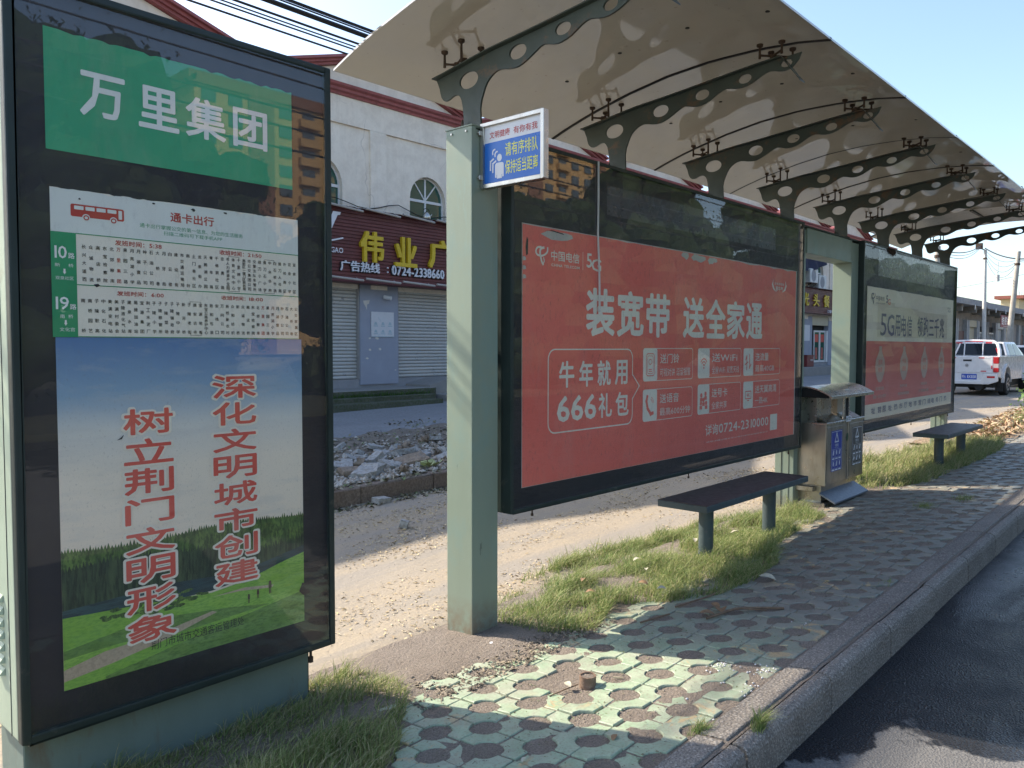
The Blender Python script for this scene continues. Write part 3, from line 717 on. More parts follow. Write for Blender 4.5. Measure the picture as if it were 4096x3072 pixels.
L.build('offer_icon', P_RED, lb1)
MB().tube([(4.028, YF-.004, 2.636), (4.03, YF-.0035, 2.4), (4.026, YF-.004, 2.2), (4.045, YF-.0035, 1.95), (4.05, YF-.004, 1.72)], .0065, 8).build('hanging_cable', CABW, lb1)

lb2, P2 = lightbox(8.835, 12.72, 0, 0, 0, 0, (9.35, 12.10, 2.30, 2.595))
P_CRM = m_poster('dirty_cream_poster', (.78, .68, .50), (.84, .74, .57), .2)
P_RED2 = m_poster('faded_crimson_poster', (.66, .12, .105), (.74, .17, .13), .4)
P_INK = m_poster('faded_navy_ink', (.07, .06, .13), (.11, .095, .17), .2)
P_WARM = m_poster('dull_tan_print', (.56, .36, .27), (.62, .42, .32), .5)
b = MB(); poly(b, P2, ragged(8.995, .71, 12.60, 2.168, .008), -.002); b.build('cream_poster', P_CRM, lb2)
b = MB(); rect(b, P2, 9.0, .875, 12.58, 1.572, -.001); b.build('red_band', P_RED2, lb2)
b = MB(); rect(b, P2, 9.35, 1.62, 9.95, 2.02, -.0014); rect(b, P2, 9.95, 1.62, 10.9, 1.98, -.0014); rect(b, P2, 10.9, 1.62, 12.3, 1.95, -.0014); b.build('pasted_patch', m_poster('paste_patch', (.66, .55, .38), (.70, .60, .44), .2), lb2)
L = MB()
emblem(L, P2, 9.129, 1.986, 9.256, 2.096); text(L, P2, '中国电信', 9.282, 2.024, 9.577, 2.077, 0, .005); text(L, P2, 'CHINA TELECOM', 9.282, 1.988, 9.577, 2.004, 0)
text(L, P2, '5', 9.632, 2.01, 9.70, 2.097, 0, .02)
text(L, P2, '5', 9.448, 1.634, 9.66, 1.886, 0, .0, skew=.03); text(L, P2, 'G', 9.69, 1.634, 9.95, 1.886, 0, .01)
for q, s_ in enumerate('用电信'): text(L, P2, s_, 9.975+q*.235, 1.634, 10.18+q*.235, 1.886, 0, .012)
for q, s_ in enumerate('领跑三千兆'): text(L, P2, s_, 10.88+q*.257, 1.632, 11.11+q*.257, 1.895-.0*q, 0, .012)
text(L, P2, '活动说明', 12.28, 2.03, 12.45, 2.06, 0); text(L, P2, '详情咨询', 12.30, 1.99, 12.45, 2.02, 0)
for q in range(16):
    xx = 9.2+q*.2+random.uniform(-.02, .02)
    text(L, P2, random.choice('荆门市电信营业厅服务热线地址'), xx, .765, xx+.13, .835, 0, .01)
L.build('headline_lettering', P_INK, lb2)
L = MB(); text(L, P2, 'G', 9.69, 1.992, 9.79, 2.06, .0002, .03); L.build('red_letter', P_RED2, lb2)
L = MB(); L2 = MB()
for q, cx in enumerate((9.474, 10.36, 11.22, 12.04)):
    sc = 1 - .04*q
    prof_ = [(.045, .20), (.045, .15), (.07, .12), (.15, .05), (.17, -.02), (.15, -.10), (.10, -.165), (.04, -.205)]
    ptsR = [(cx+a*sc, 1.315+c*1.0) for a, c in prof_]; ptsL = [(cx-a*sc, 1.315+c) for a, c in prof_][::-1]
    poly(L, P2, ptsL + ptsR, 0)
    strokes(L2, P2, [(p[0], p[1]) for p in ([(cx+a*sc*1.12, 1.315+c*1.05) for a, c in prof_] + [(cx-a*sc*1.12, 1.315+c*1.05) for a, c in prof_][::-1])], .006, .0001, closed=True)
    text(L2, P2, ('送流量', '千兆宽', '送视频', '送权益')[q][:2], cx-.07, 1.31, cx+.07, 1.37, .0003, .02)
    text(L2, P2, ('免费', '提速', '会员', '领取')[q], cx-.07, 1.22, cx+.07, 1.28, .0003, .02)
    text(L, P2, ('每月享流量', '宽带千兆速', '视频会员季', '权益任意领')[q], cx-.14, 1.02, cx+.14, 1.06, 0, .02)
    text(L, P2, ('最高一百兆全家享', '极速体验家庭套餐', '热门影视随心观看', '多款权益每月可选')[q], cx-.22, .93, cx+.22, .97, 0, .02)
L.build('bottle_print', P_WARM, lb2); L2.build('bottle_lettering', P_RED2, lb2)
b = MB()
for (xa_, xb_, za_, zb_) in ((9.7, 9.9, 2.61, 2.55),): pass
for q in range(7): xx = 9.62+q*.035; b.tube([(xx, YF-.004, 2.63), (xx+.02, YF-.004, 2.60-.02*random.random()), (xx+.03, YF-.004, 2.575-.04*random.random())], [.004, .008, .002], 5)
b.build('dry_leaf_scrap', RUST, lb2)

# ================================================================== QUEUE SIGN on the first post
QS = thing('queue_sign', 'small blue and white queueing notice in a silver frame bolted to the first green post', 'sign', (3.05, 2.97, 2.5))
PS = Plane((3.045, 2.968, 2.333), (0, -1, 0), (0, 0, 1))   # a along -y
SW, SH = .435, .338
b = MB(); t = .021; d0, d1 = 3.046, 3.086
def fbar(a0, a1, z0, z1): b.box(d0, d1, 2.968-a1, 2.968-a0, 2.333+z0, 2.333+z1)
fbar(0, t, 0, SH); fbar(SW-t, SW, 0, SH); fbar(t, SW-t, 0, t); fbar(t, SW-t, SH-t, SH)
b.build('frame', STEEL, QS, bevel=.002)
WH = pm('white_sign_vinyl', (.74, .74, .76), .35, var=.03, bump=0); BLU = pm('blue_sign_vinyl', (.012, .15, .56), .3, var=.05, scale=3, bump=0)
YEL = pm('yellow_sign_vinyl', (.82, .80, .10), .35, var=.04, bump=0); REDV = pm('red_sign_vinyl', (.52, .03, .03), .35, var=.05, bump=0)
b = MB(); b.box(3.060, 3.070, 2.968-SW+t, 2.968-t, 2.333+t, 2.333+SH-t); b.build('white_panel', WH, QS)
PS = Plane((3.0595, 2.968, 2.333), (0, -1, 0), (0, 0, 1))
b = MB(); rect(b, PS, t, t, SW-t, .232, .0004); b.build('blue_field', BLU, QS)
b = MB(); text(b, PS, '文明健康', .058, .250, .20, .287, .001, .005); text(b, PS, '有你有我', .225, .250, .385, .287, .001, .005); b.build('red_lettering', REDV, QS)
b = MB(); text(b, PS, '请有序排队', .168, .145, .388, .215, .001, .005); text(b, PS, '保持适当距离', .168, .055, .388, .125, .001, .005); b.build('yellow_lettering', YEL, QS)
b = MB()
for k_, (ox, oz, dd) in enumerate(((-.034, .026, .0008), (-.017, .013, .0010), (0, 0, .0012))):
    if k_ < 2:
        ring(b, PS, .128+ox, .150+oz, .0185, .020, .008, dd+.0001, 0, 14, 70, 215)
        strokes(b, PS, [(.103+ox+.015, .118+oz), (.099+ox, .108+oz), (.098+ox, .065+oz)], .009, dd)
    else:
        disc(b, PS, .128, .146, .0165, .019, dd)
        poly(b, PS, rrect(.098, .060, .158, .121, .012), dd); strokes(b, PS, [(.103, .105), (.103, .052)], .011, dd+.0003); strokes(b, PS, [(.153, .105), (.153, .052)], .011, dd+.0003); rect(b, PS, .111, .040, .145, .095, dd+.0005)
b.build('queue_figure_pictogram', WH, QS)
b = MB()
for z in (2.39, 2.62): b.box(3.03, 3.05, 2.955, 2.972, z-.013, z+.013); b.tube([(3.03, 2.963, z), (3.022, 2.963, z)], .007, 8)
b.build('bolt_tab', STEEL, QS, bevel=.003)

# ================================================================== INFORMATION LIGHTBOX (left)
IB = thing('information_lightbox', 'tall free-standing bus route lightbox with green title, timetable and landscape poster', 'lightbox', (1.43, 3.05, 0))
ux0, ux1, uz0, uz1, uy = .830, 2.060, .190, 2.688, 2.900
CABP = pm('pale_green_cabinet_paint', (.42, .50, .38), .45, var=.08, scale=3, dirt=(.30, .24, .14), dscale=3, dthr=.6, damt=.5, bump=.15, bscale=40)
b = MB(); b.box(ux0, ux1, uy+.045, uy+.36, uz0, uz1); cab = b.build('cabinet', CABP, IB, bevel=.006, seg=2)
b = MB(); t = .026
b.box(ux0-.002, ux0+t, uy, uy+.044, uz0-.002, uz1+.002); b.box(ux1-t, ux1+.002, uy, uy+.044, uz0-.002, uz1+.002); b.box(ux0+t, ux1-t, uy, uy+.044, uz1-t, uz1+.002); b.box(ux0+t, ux1-t, uy, uy+.044, uz0-.002, uz0+t)
b.build('door_frame', PAINTD, IB, bevel=.007, seg=2)
b = MB(); b.box(ux0+t, ux1-t, uy+.022, uy+.040, uz0+t, uz1-t); b.build('black_backing', BLACK, IB)
b = MB(); b.box(ux0+t, ux1-t, uy+.005, uy+.0065, uz0+t, uz1-t); b.build('glass_pane', GLASSP, IB)
b = MB(); b.box(.86, 1.985, uy+.10, uy+.34, -.22, uz0); b.build('plinth', pm('dirty_teal_plinth_paint', (.17, .22, .19), .6, var=.15, scale=3, dirt=(.16, .10, .06), dscale=5, dthr=.56, damt=.6, bump=.2, streak=True), IB, bevel=.004)
b = MB(); b.box(1.985, 1.990, uy+.105, uy+.33, -.2, uz0-.01); b.build('plinth_side', PAINTD, IB)
for k_ in range(7):
    z = .66-.042*k_; MB().add([(ux0-.001, uy+.16, z), (ux0-.001, uy+.24, z), (ux0-.018, uy+.235, z-.024), (ux0-.018, uy+.165, z-.024), (ux0-.001, uy+.16, z-.026), (ux0-.001, uy+.24, z-.026)], [(0, 1, 2, 3), (3, 2, 5, 4), (0, 3, 4), (1, 5, 2)]).build('vent_louvre', CABP, cab)
MB().box(ux0-.0015, ux0, uy+.105, uy+.109, uz0, uz1-.05).build('door_seam', DARKM, cab)
MB().tube([(1.945, uy+.02, uz0), (1.945, uy+.02, uz0-.03), (1.945, uy+.02, uz0-.031), (1.945, uy+.02, uz0-.055)], [.006, .006, .011, .011], 8).build('lock_pin', RUST, IB)
PU = Plane((0, uy+.0215, 0), (1, 0, 0), (0, 0, 1))
P_GRN = m_poster('green_title_print', (.035, .36, .17), (.05, .42, .21), .15)
P_WHT = m_poster('pale_title_lettering', (.84, .84, .78), (.88, .88, .82), .1)
b = MB(); poly(b, PU, ragged(.950, 2.152, 1.880, 2.550, .009, 40, 'T'), .001); tp = b.build('green_title_panel', P_GRN, IB)
b = MB()
for s_, x0, x1 in (('万', 1.058, 1.208), ('里', 1.254, 1.402), ('集', 1.427, 1.588), ('团', 1.617, 1.766)): text(b, PU, s_, x0, 2.286, x1, 2.437, .002, .022)
b.build('title_lettering', P_WHT, tp)
# timetable
P_PAPER = m_poster('yellowed_timetable_paper', (.84, .77, .62), (.88, .82, .68), .2)
P_HEAD = m_poster('pale_blue_header_paper', (.72, .75, .68), (.78, .80, .73), .15)
b = MB(); poly(b, PU, ragged(.958, 1.532, 1.903, 2.030, .007, 40, 'T'), .001); tt = b.build('timetable_panel', P_PAPER, IB)
b = MB(); poly(b, PU, ragged(.958, 1.884, 1.903, 2.028, .006, 40, 'T'), .0015); b.build('header_band', P_HEAD, tt)
b = MB(); rect(b, PU, .957, 1.532, 1.036, 1.8835, .002); rect(b, PU, 1.036, 1.8815, 1.903, 1.8845, .002); rect(b, PU, 1.036, 1.7085, 1.903, 1.7115, .002); rect(b, PU, 1.036, 1.5325, 1.903, 1.535, .002)
text(b, PU, '通卡出行掌握公交的第一信息、为您的生活服务', 1.250, 1.928, 1.652, 1.944, .002, .0); text(b, PU, '扫描二维码可下载手机APP', 1.336, 1.908, 1.565, 1.923, .002, .0)
b.build('green_print', pm('timetable_green_ink', (.025, .30, .12), .5, var=.1, bump=0), tt)
RINK = pm('timetable_red_ink', (.50, .045, .03), .5, var=.08, bump=0)
b = MB(); text(b, PU, '通卡出行', 1.362, 1.960, 1.532, 1.996, .002, .022)
text(b, PU, '发班时间：', 1.163, 1.855, 1.265, 1.874, .002, .02); text(b, PU, '5:38', 1.283, 1.857, 1.328, 1.872, .002, .02)
text(b, PU, '收班时间：', 1.553, 1.856, 1.655, 1.875, .002, .02); text(b, PU, '21:50', 1.672, 1.858, 1.733, 1.872, .002, .02)
text(b, PU, '发班时间：', 1.166, 1.679, 1.268, 1.696, .002, .02); text(b, PU, '6:00', 1.287, 1.680, 1.332, 1.694, .002, .02)
text(b, PU, '收班时间：', 1.558, 1.682, 1.660, 1.699, .002, .02); text(b, PU, '18:00', 1.676, 1.683, 1.737, 1.697, .002, .02)
# bus pictogram
BX0, BX1, BZ0, BZ1 = 1.021, 1.196, 1.940, 1.982
poly(b, PU, rrect(BX0, BZ0, BX1, BZ1, .006), .002)
L10 = '长兴大道西 众诚物流 高店桥 东宝检察院 北郊粮库 万里集团 果园三路 月亮湖小学 月湖壹品 种子公司 石油公司 大桥巷 月牙岛 白云楼 建设街 市交通运输局 南台 土门巷社区 龙泉街办 天鹅湖公园 青年路 千佛洞社区 忠勇路 市人力资源产业园 体育文化中心 十里牌小学 高新区·掇刀区税务局 市公交集团公司 交警支队车管所 掇刀小广场 掇刀石小学 中央华府 白石坡市场 掇刀人社局 外校南区 双泉小学 双泉社区'.split()
L19 = '南桥 南桥园艺 子陵职高 中化石化 美满变电站 美满村委会 子陵液化气站 建泉水库 易捷加油站 宝源集团 荆工水泥厂 子陵小学 子陵粮管所 子陵菜场 子陵镇政府 子陵中学 新河桥 子陵老街 唐安古寺 宝源地板 东宝公路养护中心 致和包装 安栈口 万向公司 新桥新农村 众和纺织 新桥 众诚物流 高店桥 东宝检察院 北郊粮库 万里集团 果园三路 月亮湖小学 月湖壹品 种子公司 石油公司 大桥巷 公交家属区'.split()
K = MB()
def route(Ls, xa, xb, za, zb):
    n = len(Ls); st = (xb-xa)/(n-1)
    for i, s_ in enumerate(Ls):
        xc = xa+st*i; tgt = b if s_ == '万里集团' else K; m = len(s_); ch = min(.0135, (zb-za)/m*.95)
        for j, c in enumerate(s_):
            zc = zb-ch/2-(zb-za-ch)*j/(m-1); text(tgt, PU, c, xc-.0068, zc-ch/2, xc+.0068, zc+ch/2, .002, .012)
route(L10, 1.060, 1.884, 1.723, 1.847); route(L19, 1.054, 1.890, 1.548, 1.664)
for (xa, xb, za, zb) in ((1.590, 1.634, 1.717, 1.852), (1.745, 1.789, 1.717, 1.852), (1.432, 1.474, 1.543, 1.669)):
    strokes(K, PU, [(xa, zb-.008), (xa, zb), (xb, zb), (xb, zb-.008)], .0012, .002); strokes(K, PU, [(xa, za+.008), (xa, za), (xb, za), (xb, za+.008)], .0012, .002)
b.build('red_print', RINK, tt)
K.build('stop_name_lettering', pm('black_ink', (.035, .03, .028), .5, bump=0), tt)
b = MB()
for q in range(4): poly(b, PU, rrect(BX0+.011+q*.036, 1.964, BX0+.041+q*.036, 1.9765, .002), .0026)
poly(b, PU, rrect(BX0+.156, 1.946, BX0+.168, 1.9765, .002), .0026)
for cx in (1.070, 1.160): disc(b, PU, cx, 1.940, .0125, .0115, .0026)
b.build('bus_pictogram_window', P_HEAD, tt)
b = MB()
for cx in (1.070, 1.160): ring(b, PU, cx, 1.939, .0095, .0088, .004, .0032)
b.build('bus_pictogram_wheel', RINK, tt)
b = MB()
text(b, PU, '10', .968, 1.795, 1.006, 1.837, .0026, .015); text(b, PU, '路', 1.010, 1.796, 1.030, 1.816, .0026, .015)
text(b, PU, '19', .968, 1.624, 1.009, 1.667, .0026, .015); text(b, PU, '路', 1.012, 1.625, 1.032, 1.644, .0026, .015)
text(b, PU, '新', .968, 1.767, .984, 1.779, .0026); text(b, PU, '桥', 1.010, 1.767, 1.026, 1.779, .0026); text(b, PU, '双泉社区', .969, 1.724, 1.026, 1.736, .0026)
text(b, PU, '南', .981, 1.595, .995, 1.608, .0026); text(b, PU, '桥', 1.006, 1.595, 1.021, 1.608, .0026); text(b, PU, '文化宫', .978, 1.551, 1.026, 1.564, .0026)
for zc in (1.751, 1.579): rect(b, PU, .9945, zc, 1.0005, zc+.010, .0026); poly(b, PU, [(.9975, zc-.009), (1.003, zc), (.992, zc)], .0026)
b.build('route_number_lettering', P_WHT, tt)
b = MB()
for (cx, cz, s_) in ((1.10, 1.62, .004), (1.05, 2.0, .004), (1.10, 1.71, .009), (1.30, 2.018, .006), (1.45, 2.013, .008), (1.58, 2.018, .008)):
    poly(b, PU, [(cx+s_*random.uniform(.4, 1.2)*math.cos(t_)*1.2, cz+s_*random.uniform(.3, 1)*math.sin(t_)) for t_ in np.linspace(0, 5.4, 7)], .003)
b.build('peeled_fleck', BLACK, tt)
# landscape poster (printed picture)
lx0, lx1, lz0, lz1 = .965, 1.915, .325, 1.531
def m_land():
    t = NT('printed_sky'); sx = t.n('ShaderNodeSeparateXYZ'); t.l(t.pos, sx.inputs[0])
    g = t.ramp(t.math('DIVIDE', t.math('SUBTRACT', sx.outputs[2], .8), .73), [(0, (.90, .77, .60)), (.35, (.88, .78, .62)), (.56, (.68, .68, .62)), (.72, (.29, .43, .54)), (1, (.10, .21, .42))])
    cl = t.noise(5, 5, .6, t.vec((.7, 1, 3))); g = t.mix(t.math('MULTIPLY', t.ramp(cl, [(.5, 0.0), (.72, 1.0)]), .4), g, (.55, .54, .50))
    sp = t.math('MULTIPLY', t.ramp(t.noise(140, 4, .7, t.vec((1, 1, .6))), [(.58, 0.0), (.68, 1.0)]), .3); g = t.mix(sp, g, (.25, .21, .17))
    t.col(g); t.rough(.45); return t.m
b = MB(); rect(b, PU, lx0, lz0, lx1, lz1, .001); lp = b.build('landscape_poster', m_land(), IB)
def m_print(name, c1, c2, c3, s1, s2, vs=(1, 1, 1)):
    t = NT(name); a = t.noise(s1, 4, .6, t.vec(vs)); c = t.noise(s2, 4, .65, t.vec(vs))
    g = t.mix(t.ramp(a, [(.35, 0.0), (.65, 1.0)]), c1, c2); g = t.mix(t.ramp(c, [(.45, 0.0), (.62, .8)]), g, c3); t.col(g); t.rough(.45); return t.m
FOR = m_print('printed_forest', (.06, .12, .03), (.16, .26, .06), (.015, .035, .012), 30, 110, (1, 1, .4))
FORD = m_print('printed_dark_forest', (.03, .055, .03), (.08, .12, .05), (.010, .018, .012), 34, 90, (1, 1, .15))
GRS = m_print('printed_meadow', (.24, .46, .06), (.34, .56, .10), (.17, .36, .055), 4, 90, (.6, 1, 2))
GRS2 = m_print('printed_dark_meadow', (.14, .27, .05), (.22, .36, .09), (.09, .18, .04), 5, 80, (.6, 1, 2))
LAKE = m_print('printed_lake', (.03, .065, .075), (.05, .10, .10), (.025, .04, .04), 6, 30, (.4, 1, 3))
PATHM = m_print('printed_path', (.52, .40, .27), (.58, .46, .32), (.42, .32, .22), 6, 60)
def treeline(x0, x1, zf, amp, zlow, step=.009):
    pts = [(x0, zlow), (x1, zlow)]; x_ = x1; k_ = 0
    while x_ > x0: pts.append((x_, zf(x_)+(amp*random.uniform(.3, 1) if k_ % 2 else 0))); x_ -= step*random.uniform(.6, 1.3)/1.6; k_ += 1
    pts.append((x0, zf(x0))); return pts
b = MB(); poly(b, PU, treeline(lx0, lx1, lambda x_: .792 + .008*math.sin(x_*9), .022, .58), .0014); b.build('printed_forest', FOR, lp)
b = MB(); poly(b, PU, treeline(lx0, lx1, lambda x_: .72+.02*math.sin(x_*6+1) - .03*(x_ > 1.6), .03, .56), .0016); b.build('printed_near_forest', FORD, lp)
b = MB(); poly(b, PU, [(lx0, .60), (1.35, .615), (1.62, .598), (lx1, .655), (lx1, .60), (1.5, .55), (lx0, .55)], .0018); b.build('printed_lake', LAKE, lp)
b = MB(); poly(b, PU, [(lx0, lz0), (lx1, lz0), (lx1, .625), (1.80, .600), (1.65, .56), (1.50, .543), (1.25, .56), (lx0, .575)], .0020); b.build('printed_meadow', GRS, lp)
b = MB(); poly(b, PU, [(lx0, .46), (1.25, .50), (1.55, .47), (1.75, .44), (1.4, .42), (1.15, .44), (lx0, .43)], .0022); poly(b, PU, [(1.1, .335), (1.5, .40), (lx1, .46), (lx1, lz0), (1.1, lz0)], .0022); b.build('printed_meadow_shadow', GRS2, lp)
b = MB(); poly(b, PU, [(lx0, .395), (1.1, .425), (1.28, .435), (1.5, .47), (1.52, .462), (1.30, .405), (1.12, .375), (lx0, .355)], .0024); poly(b, PU, [(1.50, .525), (1.62, .522), (1.76, .505), (1.77, .515), (1.64, .532)], .0024); b.build('printed_path', PATHM, lp)
b = MB()
for _ in range(60):
    a_ = random.uniform(0, 6.28); rr = random.random()**.5; cx = 1.285+.19*rr*math.cos(a_); cz = .548+.035*rr*math.sin(a_)
    poly(b, PU, [(cx+.022*random.uniform(.5, 1)*math.cos(t_), cz+.008*random.uniform(.5, 1)*math.sin(t_)) for t_ in np.linspace(0, 5.5, 7)], .0026+_*.00001)
rect(b, PU, 1.276, .47, 1.290, .54, .0026); b.build('printed_tree', FOR, lp)
b = MB()
for cx, cz, s_ in ((1.752, .50, 1.0), (1.697, .487, .7), (1.656, .477, .7)):
    disc(b, PU, cx, cz+.030*s_, .006*s_, .006*s_, .003, 0, 8); rect(b, PU, cx-.007*s_, cz+.005*s_, cx+.007*s_, cz+.026*s_, .003); rect(b, PU, cx-.005*s_, cz-.018*s_, cx-.001, cz+.006*s_, .003); rect(b, PU, cx+.001, cz-.018*s_, cx+.005*s_, cz+.006*s_, .003)
b.build('printed_walker', pm('walker_print', (.10, .06, .05), .5, var=.3, scale=60, bump=0), lp)
b = MB(); h1, h2 = MB(), MB()
def column(s_, x0, x1, z1, z0):
    n = len(s_); H = (z1-z0)/n
    for i, c in enumerate(s_):
        a = z1-(i+1)*H+H*.10; e = z1-i*H-H*.04
        text(h1, PU, c, x0-.010, a-.008, x1+.010, e+.008, .0030, .075); text(h2, PU, c, x0, a, x1, e, .0036, .028)
column('深化文明城市创建', 1.513, 1.700, 1.392, .548); column('树立荆门文明形象', 1.177, 1.358, 1.280, .410)
h1.build('slogan_halo', P_PAPER, lp); h2.build('slogan_lettering', m_poster('slogan_red_print', (.68, .09, .06), (.74, .12, .08), .15), lp)
b = MB(); text(b, PU, '荆门市城市交通客运管理处', 1.262, .382, 1.633, .418, .0030, .0); b.build('publisher_lettering', _mc['black_ink'], lp)
b = MB(); poly(b, PU, [(1.890, .46), (1.897, .475), (1.905, .492), (1.915, .490), (1.915, .435), (1.900, .447)], .0036)
poly(b, PU, [(1.155, 1.168), (1.170, 1.178), (1.180, 1.187), (1.172, 1.172)], .0036); b.build('torn_spot', BLACK, lp)

# ================================================================== BENCHES
BTOP = pm('dark_bench_top', (.075, .06, .058), .55, var=.15, scale=8, dirt=(.15, .13, .12), dscale=12, dthr=.58, damt=.4, bump=.2)
BSIDE = pm('teal_bench_paint', (.065, .09, .095), .5, var=.15, scale=8, dirt=(.16, .14, .13), dscale=25, dthr=.58, damt=.5, bump=.15)
bench = thing('bench', 'dark backless bench standing in the grass before the large red poster', 'bench', (5.6, 2.72, .0), group='benches under the shelter')
b = MB(); b.box(-.853, .854, -.185, .192, .402, .446); st = b.build('seat', BSIDE, bench, bevel=.003, local=True)
b = MB(); b.box(-.851, .852, -.183, .190, .4465, .4500); b.build('seat_top', BTOP, st, local=True)
for lx in (-.545, .49): MB().tube([(lx, -.015, -.15), (lx, -.015, .402)], .052, 20).build('leg', BSIDE, bench, smooth=True, local=True)
b2 = copy_tree(bench); b2.location = (10.87, 2.53, .06); b2['label'] = 'dark backless bench further away, in front of the cream and red poster'

# ================================================================== LITTER BIN
BN = thing('litter_bin', 'stainless steel twin litter bin with curved hood beside the portal of the bus shelter', 'litter bin', (7.8, 2.9, .03))
ST2 = pm('brushed_bin_steel', (.42, .385, .335), .34, metal=.85, var=.12, scale=4, dirt=(.20, .165, .12), dscale=4, dthr=.5, damt=.5, bump=.03, streak=True)
bx0, bx1, by0, by1 = 7.325, 8.315, 2.72, 3.08
b = MB(); b.box(bx0, 7.80, by0, by1, .225, .79); b.box(7.90, bx1, by0, by1, .225, .79); b.box(7.80, 7.90, by0+.012, by1, .225, .80); bd = b.build('body', ST2, BN, bevel=.006, seg=2)
b = MB(); b.box(bx0-.006, 7.81, by0-.010, by1+.006, .79, .81); b.box(7.895, bx1+.006, by0-.010, by1+.006, .79, .81); b.build('rim', STEEL, BN, bevel=.004)
b = MB()
for xa_, xb_ in ((bx0+.015, 7.79), (7.915, bx1-.015)):
    b.box(xa_, xb_, by0-.004, by0, .25, .765)
b.build('door', ST2, BN, bevel=.002)
b = MB(); b.box(7.40, 7.76, by0+.12, by1-.04, .81, 1.10); b.box(7.92, 8.24, by0+.12, by1-.04, .81, 1.10); b.add([(7.36, by0+.02, .812), (7.78, by0+.02, .812), (7.78, by0+.13, .87), (7.36, by0+.13, .87)], [(0, 1, 2, 3)]); b.add([(7.93, by0+.02, .812), (8.28, by0+.02, .812), (8.28, by0+.13, .87), (7.93, by0+.13, .87)], [(0, 1, 2, 3)]); b.build('back_panel', STEEL, BN)
b = MB(); b.box(7.775, 7.925, by0+.002, by0+.02, .80, 1.10); b.build('ash_column', STEEL, BN, bevel=.004)
b = MB(); PB = Plane((0, by0-.001, 0), (1, 0, 0), (0, 0, 1)); poly(b, PB, [(7.82, .84), (7.88, .84)] + [(7.85+.03*math.cos(t_), .99+.03*math.sin(t_)) for t_ in np.linspace(0, math.pi, 9)], .001)
b.build('ash_slot', DARKM, BN)
b = MB(); rect(b, PB, 7.785, .79, 7.915, .845, .013); nb = b.build('notice_plate', WH, BN); b = MB(); text(b, PB, '烟灰回收', 7.84, .822, 7.905, .838, .014); text(b, PB, 'ASH BOX', 7.84, .805, 7.905, .815, .014); b.build('notice_lettering', _mc['black_ink'], nb); b = MB(); disc(b, PB, 7.81, .817, .014, .016, .014); b.build('green_dot', PAINT, nb)
# curved hood
b = MB(); n = 14; V = []
for i in range(n+1):
    t_ = i/n; y = by0-.05 + .46*t_; z = 1.045 + .115*math.sin(math.pi*(.10+.80*t_)) - .03
    for x_, dz in ((bx0-.05, 0), (bx1+.10, 0), (bx1+.10, .012), (bx0-.05, .012)): V.append((x_, y, z+dz))
b.add(V, [[k_*4+q, k_*4+(q+1) % 4, (k_+1)*4+(q+1) % 4, (k_+1)*4+q] for k_ in range(n) for q in range(4)] + [[0, 1, 2, 3], [n*4+3, n*4+2, n*4+1, n*4]])
b.build('hood', STEEL, BN, smooth=True)
MB().box(bx0-.05, bx1+.11, by0-.062, by0-.047, 1.030, 1.060).build('hood_lip', STEEL, BN, bevel=.003)
for x_ in (bx0-.045, bx1+.08):
    b = MB(); b.prism([(by0-.03, 1.04)] + [(by0-.05+.46*t_, 1.010+.115*math.sin(math.pi*(.10+.80*t_))) for t_ in np.linspace(.05, .95, 9)] + [(by0+.38, 1.04)], 'x', x_, x_+.02); b.build('hood_cheek', DARKM, BN)
b = MB(); b.box(bx0+.03, bx1-.04, by0+.05, by1-.03, .02, .225); b.box(bx0-.04, bx0+.1, by0+.10, by1, .17, .215); b.build('pedestal', ST2, BN, bevel=.003)
b = MB(); b.box(bx0-.02, bx1-.02, by0-.0, by1, .0, .07); b.build('foot', STEEL, BN, bevel=.003)
SLAB = pm('galvanised_foot_plate', (.20, .225, .26), .4, metal=.5, var=.15, scale=40, bump=.5, bscale=30)
b = MB(); b.add([(bx0-.02, by0+.05, .165), (bx1-.10, by0+.05, .165), (bx1-.09, by0-.09, .085), (bx0+.0, by0-.09, .085), (bx0-.02, by0+.05, .150), (bx1-.10, by0+.05, .150), (bx1-.09, by0-.09, .070), (bx0+.0, by0-.09, .070)], [(0, 1, 2, 3), (4, 7, 6, 5), (3, 2, 6, 7), (0, 3, 7, 4), (1, 5, 6, 2), (0, 4, 5, 1)]); b.build('foot_plate', SLAB, BN)
PB = Plane((0, by0-.0045, 0), (1, 0, 0), (0, 0, 1))
BLUS = pm('blue_recycling_sticker', (.03, .055, .33), .35, var=.08, bump=0); GRYS = pm('grey_refuse_sticker', (.09, .085, .08), .35, var=.08, bump=0)
